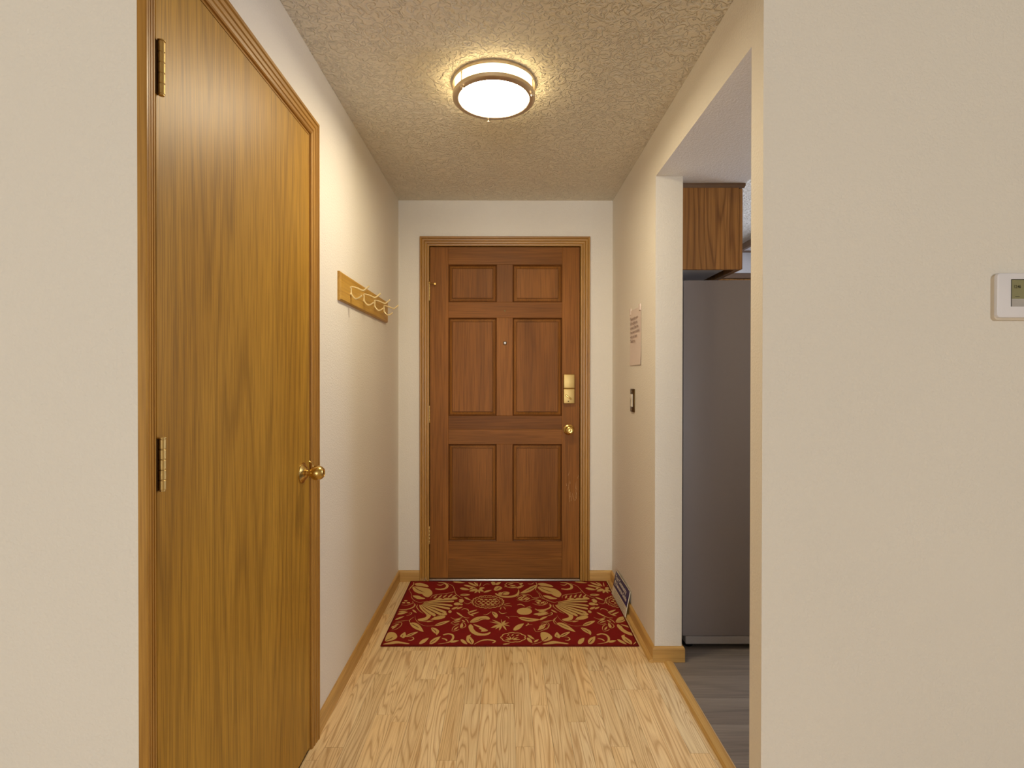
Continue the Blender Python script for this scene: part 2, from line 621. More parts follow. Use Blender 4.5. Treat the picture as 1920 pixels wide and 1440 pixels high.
# kitchen shell
struct('wall_kitchen_back', MB().box(XP, 4.6, 0, 3.3, 4.72, ZC), 'kitchen_wall', 'pale end wall of the kitchen', 'wall')
m = MB()
m.box(3.2, YJ, 0, 3.3, 2.15, ZC).box(3.2, 3.65, 0, 3.3, 4.6, ZC).box(3.2, 2.15, 0, 3.3, 3.65, 1.0).box(3.2, 2.15, 2.0, 3.3, 3.65, ZC)
struct('wall_kitchen_right', m, 'kitchen_wall', 'pale kitchen wall with the daylight window', 'wall')
struct('wall_kitchen_left', MB().box(XP - 0.1, YB + 0.12, 0, XP, 4.6, ZC), 'kitchen_wall', 'pale kitchen wall behind the fridge run', 'wall')
window('window_2', 'white framed kitchen window letting in cool daylight', 'y', 2.15, 3.65, 1.0, 2.0, 3.25, 2)
struct('soffit_kitchen', MB().box(XP, YJ, ZS, 1.066, 4.6, ZC), 'wall', 'dropped beige soffit above the oak cabinet in the kitchen', 'soffit')
struct('soffit_kitchen_back', MB().box(1.066, 4.25, 2.092, 3.2, 4.6, ZC), 'kitchen_wall', 'dropped pale soffit along the kitchen end wall', 'soffit')

# ------------------------------------------------------------------ laminate strips
PWID = 0.063
known = {0: [1.939], 1: [1.939], 2: [1.941], 4: [1.932], 9: [2.029], 10: [2.029], 11: [2.031], -2: [2.136], -8: [2.136], -7: [2.137],
         -6: [2.136, 2.322], -5: [2.320], -4: [1.837, 2.323]}
mesh_cache = {}
for k in range(-8, 14):
    xa = max(-0.153 + PWID * k, XL)
    xb = min(-0.153 + PWID * (k + 1), 0.684)
    if xb - xa < 0.006:
        continue
    cuts = sorted(known.get(k, []))
    if not cuts:
        cuts = [1.45 + rnd.random() * 0.30] if rnd.random() < 0.5 else [2.42 + rnd.random() * 0.3]
    while cuts[0] > YCL + 0.62:
        cuts.insert(0, max(cuts[0] - rnd.uniform(0.42, 0.62), YCL + 0.1))
    while cuts[-1] < YB - 0.62:
        cuts.append(cuts[-1] + rnd.uniform(0.42, 0.62))
    ys = [YCL] + [c for c in cuts if YCL + 0.05 < c < YB - 0.05] + [YB]
    for a, b in zip(ys[:-1], ys[1:]):
        yc = (a + b) / 2
        g = 0.00035
        MB().box(xa + g, a + g, -0.012, xb - g, b - g, rnd.uniform(-0.0003, 0.0)).build('plank', 'plank', floor, origin=((xa + xb) / 2, yc, 0))

kf = struct('floor_kitchen', MB().box(0.70, YJ, -0.06, 3.3, 4.72, -0.012), 'grey_plank', 'grey wood-look vinyl plank floor of the kitchen', 'floor')
row = 0
y = YJ
while y < 4.6:
    y2 = min(y + 0.152, 4.6)
    xs = [0.705, 0.705 + rnd.uniform(0.35, 1.0)]
    while xs[-1] < 3.2:
        xs.append(min(xs[-1] + 1.22, 3.2))
    for a, b in zip(xs[:-1], xs[1:]):
        if b - a > 0.02:
            MB().box(a + 0.0005, y + 0.0005, -0.012, b - 0.0005, y2 - 0.0005, rnd.uniform(-0.0004, 0.0)).build(
                'plank', 'grey_plank', kf, origin=((a + b) / 2, (y + y2) / 2, 0))
    y = y2

# ------------------------------------------------------------------ skirting and floor strips
BH, BT = 0.066, 0.011
BPROF = [(0, 0), (BT, 0), (BT, BH - 0.010), (BT - 0.002, BH - 0.004), (BT - 0.006, BH), (0, BH)]


def base_y(name, x, sgn, y0, y1, m0, m1, label):
    mb = MB().sweep(BPROF, lambda u, h: (x + sgn * u, y0 + m0 * u, h), lambda u, h: (x + sgn * u, y1 + m1 * u, h))
    return struct(name, mb, 'base_y', label, 'baseboard')


def base_x(name, yy, sgn, x0, x1, m0, m1, label):
    mb = MB().sweep(BPROF, lambda u, h: (x0 + m0 * u, yy + sgn * u, h), lambda u, h: (x1 + m1 * u, yy + sgn * u, h))
    return struct(name, mb, 'base_x', label, 'baseboard')


base_y('baseboard_left', XL, 1, 1.757, YB, 0, -1, 'oak baseboard along the wall below the coat rack')
base_x('baseboard_back_left', YB, -1, XL, -0.511, 1, 0, 'short oak baseboard left of the front door')
base_x('baseboard_back_right', YB, -1, 0.5105, XR, 0, -1, 'short oak baseboard right of the front door')
base_y('baseboard_right', XR, -1, YP, YB, -1, -1, 'oak baseboard along the wall below the light switch')
base_x('baseboard_pillar', YP, -1, XR, XP, -1, 1, 'oak baseboard wrapping the wall end beside the kitchen opening')
base_y('baseboard_kitchen', XP, 1, YP, 2.34, -1, 0, 'stub of oak baseboard turning the corner towards the fridge')
base_x('baseboard_front_left', YCL, -1, -2.8, XL, 0, 0, 'oak baseboard on the wall left of the closet door')
base_x('baseboard_front_right', YCR, -1, XR, 3.2, 0, 0, 'oak baseboard below the thermostat wall')

QX = XR - BT
qp = [(0, 0), (0.016, 0), (0.0155, 0.005), (0.013, 0.010), (0.008, 0.0135), (0, 0.015)]
struct('trim_3', MB().sweep(qp, lambda u, h: (QX - u, YP - BT - 0.004 + 0.4 * u, h), lambda u, h: (QX - u, YB - BT, h)), 'base_y',
       'slim oak shoe moulding between baseboard and rug', 'trim')
tp = [(0, 0), (0.002, 0.005), (0.008, 0.009), (0.034, 0.009), (0.040, 0.005), (0.042, 0)]
struct('trim_4', MB().sweep(tp, lambda u, h: (0.683 + u, YJ, h - 0.001), lambda u, h: (0.683 + u, YP - BT - 0.0005, h - 0.001)), 'base_y',
       'oak transition strip between oak laminate and grey kitchen floor', 'trim')

# ------------------------------------------------------------------ door casings
CP = [(0, -0.004), (0, 0.007), (0.003, 0.0095), (0.011, 0.0105), (0.0135, 0.0075), (0.0165, 0.0110), (0.026, 0.0120), (0.0285, 0.0090),
      (0.0315, 0.0130), (0.041, 0.0140), (0.0435, 0.0110), (0.0465, 0.0155), (0.054, 0.0160), (0.057, 0.0140), (0.057, -0.004)]
CW = 0.057

t1 = empty('trim_1', (XL, DO0, 0))
tag(t1, 'honey-stained fluted casing around the flush closet door', 'door frame', kind='structure')
NS = (DO0 - YCL) / CW
ZI = 2.016
MB().sweep(CP, lambda u, h: (XL + h, DO1 + u, 0), lambda u, h: (XL + h, DO1 + u, ZI + u)).build('side_casing', 'casing', t1)
MB().sweep(CP, lambda u, h: (XL + max(h, 0.0), DO0 - u * NS, 0), lambda u, h: (XL + max(h, 0.0), DO0 - u * NS, ZI + u)).build('side_casing', 'casing', t1)
MB().sweep(CP, lambda u, h: (XL + max(h, 0.0), DO0 - u * NS, ZI + u), lambda u, h: (XL + max(h, 0.0), DO1 + u, ZI + u)).build('head_casing', 'casing_y', t1)
for a, b in ((DO0 - 0.012, DO0 + 0.006), (DO1 - 0.006, DO1 + 0.012)):
    MB().box(XL - 0.085, a, 0, XL + 0.002, b, 2.010).build('jamb', 'casing', t1)
MB().box(XL - 0.085, DO0 - 0.012, 2.010, XL + 0.002, DO1 + 0.012, 2.028).build('jamb_head', 'casing_y', t1)

t2 = empty('trim_2', (0, YB, 0))
tag(t2, 'fluted wooden casing around the panelled front door', 'door frame', kind='structure')
FL, FR = -0.4545, 0.4535
MB().sweep(CP, lambda u, h: (FL - u, YB - h, 0), lambda u, h: (FL - u, YB - h, ZI + u)).build('side_casing', 'casing', t2)
MB().sweep(CP, lambda u, h: (FR + u, YB - h, 0), lambda u, h: (FR + u, YB - h, ZI + u)).build('side_casing', 'casing', t2)
MB().sweep(CP, lambda u, h: (FL - u, YB - h, ZI + u), lambda u, h: (FR + u, YB - h, ZI + u)).build('head_casing', 'casing_x', t2)
MB().box(-0.474, YB - 0.001, 0, FL, YB + 0.12, 2.034).box(FL, YB + 0.048, 0, FL + 0.014, YB + 0.12, 2.016).build('jamb', 'casing', t2)
MB().box(FR, YB - 0.001, 0, 0.473, YB + 0.12, 2.034).box(FR - 0.014, YB + 0.048, 0, FR, YB + 0.12, 2.016).build('jamb', 'casing', t2)
MB().box(FL, YB - 0.001, 2.016, FR, YB + 0.12, 2.034).box(FL, YB + 0.048, 2.002, FR, YB + 0.12, 2.016).build('jamb_head', 'casing_x', t2)
o = MB().bbox(FL, YB - 0.014, 0.0, FR, YB + 0.12, 0.016, 0.004).build('sill', 'steel', t2)
tag(o, 'pale metal door sill')
mb = MB()
for k in range(9):          # chipped bottom of the left casing
    x = -0.508 + rnd.random() * 0.05
    z = 0.004 + rnd.random() * 0.012
    h = rnd.uniform(0.006, 0.02)
    mb.quad((x, YB - 0.0168, z), (x + 0.006, YB - 0.0168, z), (x + 0.003, YB - 0.0168, z + h))
o = mb.build('chipped_stain', 'chip', t2)

# ------------------------------------------------------------------ closet door
CF = XL + 0.0035
d1 = empty('door_1', (CF, 0.95, 0.012))
tag(d1, 'flush honey-brown veneer closet door with brass hinges and round knob', 'door', kind='structure')
MB().bbox(CF - 0.036, DO0 + 0.0085, 0.012, CF, DO1 - 0.0085, 2.007, 0.0015, 1).build('slab', 'closet', d1)
HY, HX, HR = 0.9555, CF + 0.0075, 0.0060


def hinge(parent, cx, cy, z0, z1, r, leaf, mat, pinmat, leafmat):
    n = 5
    seg = (z1 - z0) / n
    mb = MB()
    for i in range(n):
        a, b = z0 + i * seg + 0.0006, z0 + (i + 1) * seg - 0.0006
        mb.lathe([(r * 0.9, a), (r, a + 0.0008), (r, b - 0.0008), (r * 0.9, b)], (cx, cy, 0), (0, 0, 1), 16)
    h = mb.build('hinge', mat, parent)
    MB().lathe([(r * 0.8, z0 - 0.002), (r * 0.8, z1 + 0.001), (r * 1.12, z1 + 0.0015), (r * 1.12, z1 + 0.003), (r * 0.5, z1 + 0.0045)],
               (cx, cy, 0), (0, 0, 1), 16).build('hinge_pin', pinmat, h)
    leaf.build('hinge_leaf', leafmat, h)
    return h


for z0, z1 in ((1.735, 1.831), (1.010, 1.104), (0.262, 0.356)):
    hinge(d1, HX, HY, z0, z1, HR, MB().box(CF - 0.001, DO0 + 0.0015, z0, CF + 0.0018, HY + 0.002, z1).box(HX - 0.006, HY - 0.0105, z0, HX - 0.004, HY, z1),
          'brass_dull', 'brass_dull', 'brass_dark')

KY, KZ = 1.636, 0.920
k1 = MB().lathe([(0.0105, 0.012), (0.0095, 0.020), (0.011, 0.0265), (0.016, 0.0285), (0.0205, 0.034), (0.0228, 0.041), (0.0232, 0.047),
                 (0.0222, 0.054), (0.019, 0.061), (0.0135, 0.0665), (0.0105, 0.0672), (0.0098, 0.0655), (0.0, 0.0658)], (CF, KY, KZ), (1, 0, 0), 32).build(
    'door_knob', 'brass', d1)
tag(k1, 'round polished brass knob')
MB().lathe([(0.0325, 0.0), (0.0325, 0.0022), (0.0300, 0.0040), (0.022, 0.0085), (0.0165, 0.0135), (0.0135, 0.0145), (0.012, 0.0165)], (CF, KY, KZ), (1, 0, 0), 32).build(
    'rose', 'brass', k1)
sm = MB().tube([(XL + 0.001, DO1 - 0.004, KZ - 0.026), (XL + 0.011, DO1 - 0.003, KZ - 0.02), (XL + 0.015, DO1 - 0.003, KZ), (XL + 0.011, DO1 - 0.003, KZ + 0.02), (XL + 0.001, DO1 - 0.004, KZ + 0.027)],
               0.0022, 6).build('strike_lip', 'brass', t1)

# ------------------------------------------------------------------ front door
d2 = empty('door_2', (0, YB, 0.018))
tag(d2, 'dark stained six-panel wooden front door with brass lock', 'door', kind='structure')
DX0, DX1, DZ0, DZ1 = -0.4512, 0.4500, 0.0185, 2.0125
cols = [(-0.3400, -0.0500), (0.0470, 0.3440)]
rows = [(0.2405, 0.8260), (0.9980, 1.5870), (1.6820, 1.9070)]
DY0, DY1 = YB + 0.001, YB + 0.045


def member(name, x0, z0, x1, z1, mat):
    return MB().bbox(x0, DY0, z0, x1, DY1, z1, 0.0012, 1).build(name, mat, d2, origin=((x0 + x1) / 2, DY0, (z0 + z1) / 2))


member('stile', DX0, DZ0, cols[0][0], DZ1, 'door_v')
member('stile', cols[1][1], DZ0, DX1, DZ1, 'door_v')
rz = [DZ0] + [v for r in rows for v in r] + [DZ1]
for a, b in zip(rz[0::2], rz[1::2]):
    if b - a > 0.14:       # the wide rails are glued up from two boards
        c = a + (b - a) * 0.52
        member('rail', cols[0][0], a, cols[1][1], c, 'door_h')
        member('rail', cols[0][0], c, cols[1][1], b, 'door_h')
    else:
        member('rail', cols[0][0], a, cols[1][1], b, 'door_h')
for a, b in rows:
    member('mullion', cols[0][1], a, cols[1][0], b, 'door_v')


def ringmesh(x0, z0, x1, z1, steps, fill):
    mb = MB()
    for (i0, d0), (i1, dd1) in zip(steps[:-1], steps[1:]):
        A = [(x0 + i0, z0 + i0), (x1 - i0, z0 + i0), (x1 - i0, z1 - i0), (x0 + i0, z1 - i0)]
        B = [(x0 + i1, z0 + i1), (x1 - i1, z0 + i1), (x1 - i1, z1 - i1), (x0 + i1, z1 - i1)]
        for k in range(4):
            k2 = (k + 1) % 4
            mb.quad((A[k][0], DY0 + d0, A[k][1]), (A[k2][0], DY0 + d0, A[k2][1]), (B[k2][0], DY0 + dd1, B[k2][1]), (B[k][0], DY0 + dd1, B[k][1]))
    if fill:
        i1, dd1 = steps[-1]
        mb.quad((x0 + i1, DY0 + dd1, z0 + i1), (x1 - i1, DY0 + dd1, z0 + i1), (x1 - i1, DY0 + dd1, z1 - i1), (x0 + i1, DY0 + dd1, z1 - i1))
        mb.box(x0, DY0 + 0.018, z0, x1, DY1 - 0.004, z1)
    return mb


for a, b in rows:
    for c, d in cols:
        ctr = ((c + d) / 2, DY0, (a + b) / 2)
        p = ringmesh(c, a, d, b, [(0.007, 0.0130), (0.0215, 0.0090), (0.0222, 0.0130), (0.0242, 0.0130), (0.0250, 0.0045), (0.0262, 0.0038)], True).build('panel', 'door_v', d2, origin=ctr)
        ringmesh(c, a, d, b, [(0.0, 0.0), (0.0015, 0.0020), (0.0045, 0.0050), (0.0065, 0.0085), (0.0075, 0.0130)], False).build('panel_moulding', 'moulding', p)

for z0, z1 in ((1.690, 1.792), (0.958, 1.056), (0.228, 0.330)):
    hinge(d2, -0.4535, YB - 0.0065, z0, z1, 0.0052, MB().box(-0.4550, YB - 0.004, z0, -0.4505, YB + 0.0005, z1), 'brass_dull', 'brass_dull', 'brass_dark')
st = MB().tube([(-0.4535, YB - 0.010, 1.795), (-0.440, YB - 0.016, 1.791), (-0.418, YB - 0.020, 1.787)], 0.0028, 8)
st.lathe([(0.007, 0), (0.008, 0.003), (0.006, 0.010)], (-0.421, YB - 0.013, 1.787), (0.3, -1, 0), 12)
st.lathe([(0.007, 0), (0.008, 0.004), (0.005, 0.010)], (-0.4535, YB - 0.0065, 1.794), (0, 0, 1), 12).build('hinge_stop', 'brass', d2)

# electronic deadbolt
lk = empty('deadbolt_lock', (0.3845, YB, 1.071))
lk.parent = d2
lk.location = Vector((0.3845, YB, 1.071)) - WLOC['door_2']
MB().bbox(0.3500, YB - 0.024, 1.0710, 0.4185, YB + 0.0012, 1.1615, 0.006, 3).build('lock_body', 'brass_dull', lk)
MB().bbox(0.3500, YB - 0.0255, 1.1625, 0.4185, YB + 0.0012, 1.2485, 0.006, 3).build('battery_cover', 'brass_dull', lk)
a = math.radians(-38)
bm = bmesh.new()
bmesh.ops.create_cube(bm, size=1.0)
for v in bm.verts:
    p = Vector((v.co.x * 0.043, v.co.y * 0.016, v.co.z * 0.009))
    p = Vector((p.x * math.cos(a) - p.z * math.sin(a), p.y, p.x * math.sin(a) + p.z * math.cos(a)))
    v.co = p + Vector((0.379, YB - 0.032, 1.112))
bmesh.ops.bevel(bm, geom=list(bm.edges), offset=0.002, segments=2, profile=0.5, affect='EDGES')
tm = MB()
tm.add_bm(bm)
tm.smooth = True
tm.build('thumb_turn', 'brass', lk)
MB().lathe([(0.004, 0), (0.004, 0.002), (0.003, 0.003)], (0.379, YB - 0.0238, 1.086), (0, -1, 0), 10).build('screw', 'brass_dark', lk)

k2 = MB().lathe([(0.0125, 0.008), (0.011, 0.026), (0.013, 0.031), (0.021, 0.036), (0.0255, 0.044), (0.0260, 0.052), (0.0225, 0.059), (0.0150, 0.0625),
                 (0.0140, 0.0605), (0.0085, 0.0600), (0.0080, 0.0630), (0.0, 0.0640)], (0.3845, YB, 0.915), (0, -1, 0), 28).build('door_knob', 'brass', d2)
tag(k2, 'brass privacy knob')
MB().lathe([(0.0325, -0.001), (0.0325, 0.003), (0.029, 0.0065), (0.016, 0.010), (0.0125, 0.011)], (0.3845, YB, 0.915), (0, -1, 0), 28).build('rose', 'brass', k2)
pe = MB().lathe([(0.0115, -0.002), (0.0115, 0.002), (0.0095, 0.0032), (0.0065, 0.0024)], (0.0005, YB, 1.4355), (0, -1, 0), 20).build('peephole', 'brass_dark', d2)
MB().lathe([(0.0080, 0.0020), (0.0062, 0.0040), (0.0, 0.0050)], (0.0005, YB, 1.4355), (0, -1, 0), 16).build('lens', 'white_panel', pe)  # white lens colour stands in for daylight shining through the peephole
MB().lathe([(0.0060, -0.002), (0.0060, 0.0012), (0.0042, 0.0012)], (-0.001, YB, 1.6290), (0, -1, 0), 14).build('nail_hole', 'brass_dark', d2)
mb = MB()
for k in range(16):           # scratches by the latch side
    x = rnd.uniform(0.372, 0.438)
    z = rnd.uniform(0.47, 0.66)
    dx, dz = rnd.uniform(-0.012, 0.010), rnd.uniform(0.015, 0.06)
    w = 0.0007
    mb.quad((x - w, DY0 - 0.0003, z), (x + w, DY0 - 0.0003, z), (x + dx + w * 0.3, DY0 - 0.0003, z + dz), (x + dx - w * 0.3, DY0 - 0.0003, z + dz))
mb.build('scratches', 'chip', d2)

# ------------------------------------------------------------------ ceiling lamp
LX, LY = -0.041, 1.900
lamp = empty('ceiling_lamp', (LX, LY, ZC))
tag(lamp, 'round flush ceiling light with brushed metal rings and glowing glass drum', 'ceiling light')
MT['lamp_glass'] = mat_emit('lamp_glass_glow', (1.0, 0.87, 0.63), LAMP_STRENGTH)
MT['lamp_side'] = mat_emit('lamp_drum_glow', (1.0, 0.78, 0.40), LAMP_STRENGTH * 0.14)
C = (LX, LY, 0)
MB().lathe([(0.120, ZC - 0.0005), (0.1515, ZC - 0.0005), (0.1525, ZC - 0.003), (0.1525, ZC - 0.011), (0.1505, ZC - 0.013), (0.120, ZC - 0.013)], C, (0, 0, 1), 64).build('top_ring', 'nickel', lamp)
MB().lathe([(0.141, ZC - 0.013), (0.141, 2.2500)], C, (0, 0, 1), 64, cap=False).build('glass_drum', 'lamp_side', lamp)
MB().lathe([(0.1275, 2.2400), (0.1275, 2.2345), (0.1300, 2.2325), (0.1470, 2.2345), (0.1500, 2.2365), (0.1500, 2.2485), (0.1480, 2.2500), (0.1275, 2.2490), (0.1275, 2.2400)],
           C, (0, 0, 1), 64, cap=False).build('lower_ring', 'nickel', lamp)
MB().lathe([(0.1280, 2.2460), (0.1280, 2.2395), (0.1100, 2.2370), (0.0700, 2.2345), (0.0001, 2.2335)], C, (0, 0, 1), 64).build('diffuser', 'lamp_glass', lamp)
for deg in (100, 221, 341):
    t = math.radians(deg)
    px, py = LX + 0.1455 * math.cos(t), LY + 0.1455 * math.sin(t)
    s = MB().lathe([(0.0028, 2.2345), (0.0028, ZC - 0.012)], (px, py, 0), (0, 0, 1), 10).build('stud', 'nickel', lamp)
    MB().lathe([(0.0030, 2.2350), (0.0030, 2.2310), (0.0052, 2.2285), (0.0055, 2.2255), (0.0030, 2.2225), (0.0, 2.2220)], (px, py, 0), (0, 0, 1), 12).build('finial', 'nickel', s)

# ------------------------------------------------------------------ coat rack
rk = empty('coat_rack', (XL, 2.39, 1.515))
tag(rk, 'golden oak board coat rack with four double brass wire hooks', 'coat rack')
RY0, RY1, RZ0, RZ1, RT = 1.988, 2.792, 1.519, 1.630, 0.013
bm = bmesh.new()
bmesh.ops.create_cube(bm, size=1.0)
for v in bm.verts:
    v.co = Vector((XL + RT / 2 + v.co.x * RT, (RY0 + RY1) / 2 + v.co.y * (RY1 - RY0), (RZ0 + RZ1) / 2 + v.co.z * (RZ1 - RZ0)))
ed = [e for e in bm.edges if all(v.co.x > XL + 0.01 for v in e.verts)]
bmesh.ops.bevel(bm, geom=ed, offset=0.005, segments=1, profile=0.5, affect='EDGES')
mb = MB()
mb.add_bm(bm)
mb.build('board', 'rack', rk)
HFX = XL + RT
first = None
for i, hy in enumerate((2.112, 2.305, 2.496, 2.690)):
    if first is None:
        def smooth(pts, n=5):
            out = []
            P = [Vector(p) for p in pts]
            for j in range(len(P) - 1):
                a, b, c, d = P[max(j - 1, 0)], P[j], P[j + 1], P[min(j + 2, len(P) - 1)]
                for s in range(n):
                    t = s / n
                    out.append(0.5 * ((2 * b) + (c - a) * t + (2 * a - 5 * b + 4 * c - d) * t * t + (3 * b - a - 3 * c + d) * t ** 3))
            return out + [P[-1]]
        up = smooth([(HFX - 0.001, hy, 1.586), (HFX + 0.006, hy, 1.591), (HFX + 0.028, hy, 1.585), (HFX + 0.050, hy, 1.576), (HFX + 0.060, hy, 1.580), (HFX + 0.074, hy, 1.592)])
        lo = smooth([(HFX + 0.003, hy, 1.588), (HFX + 0.003, hy, 1.566), (HFX + 0.009, hy, 1.552), (HFX + 0.020, hy, 1.543), (HFX + 0.032, hy, 1.545), (HFX + 0.044, hy, 1.553)])
        mb = MB().tube(up, 0.0034, 8).tube(lo, 0.0034, 8)
        mb.lathe([(0.0, -0.004), (0.003, -0.003), (0.004, 0), (0.003, 0.003), (0, 0.004)], (HFX + 0.074, hy, 1.592), (1, 0, 1), 10)
        mb.lathe([(0.0, -0.004), (0.003, -0.003), (0.004, 0), (0.003, 0.003), (0, 0.004)], (HFX + 0.044, hy, 1.553), (1, 0, 1), 10)
        mb.lathe([(0.006, 0.0), (0.006, 0.003), (0.003, 0.005)], (HFX - 0.0005, hy, 1.586), (1, 0, 0), 12)
        mb.lathe([(0.006, 0.0), (0.006, 0.003), (0.003, 0.005)], (HFX - 0.0005, hy, 1.562), (1, 0, 0), 12)
        first = mb.build('hook', 'hook', rk, origin=(HFX, hy, 1.575))
    else:
        c = first.copy()
        COL.objects.link(c)
        c.location = first.location + Vector((0, hy - 2.112, 0.002 * i))

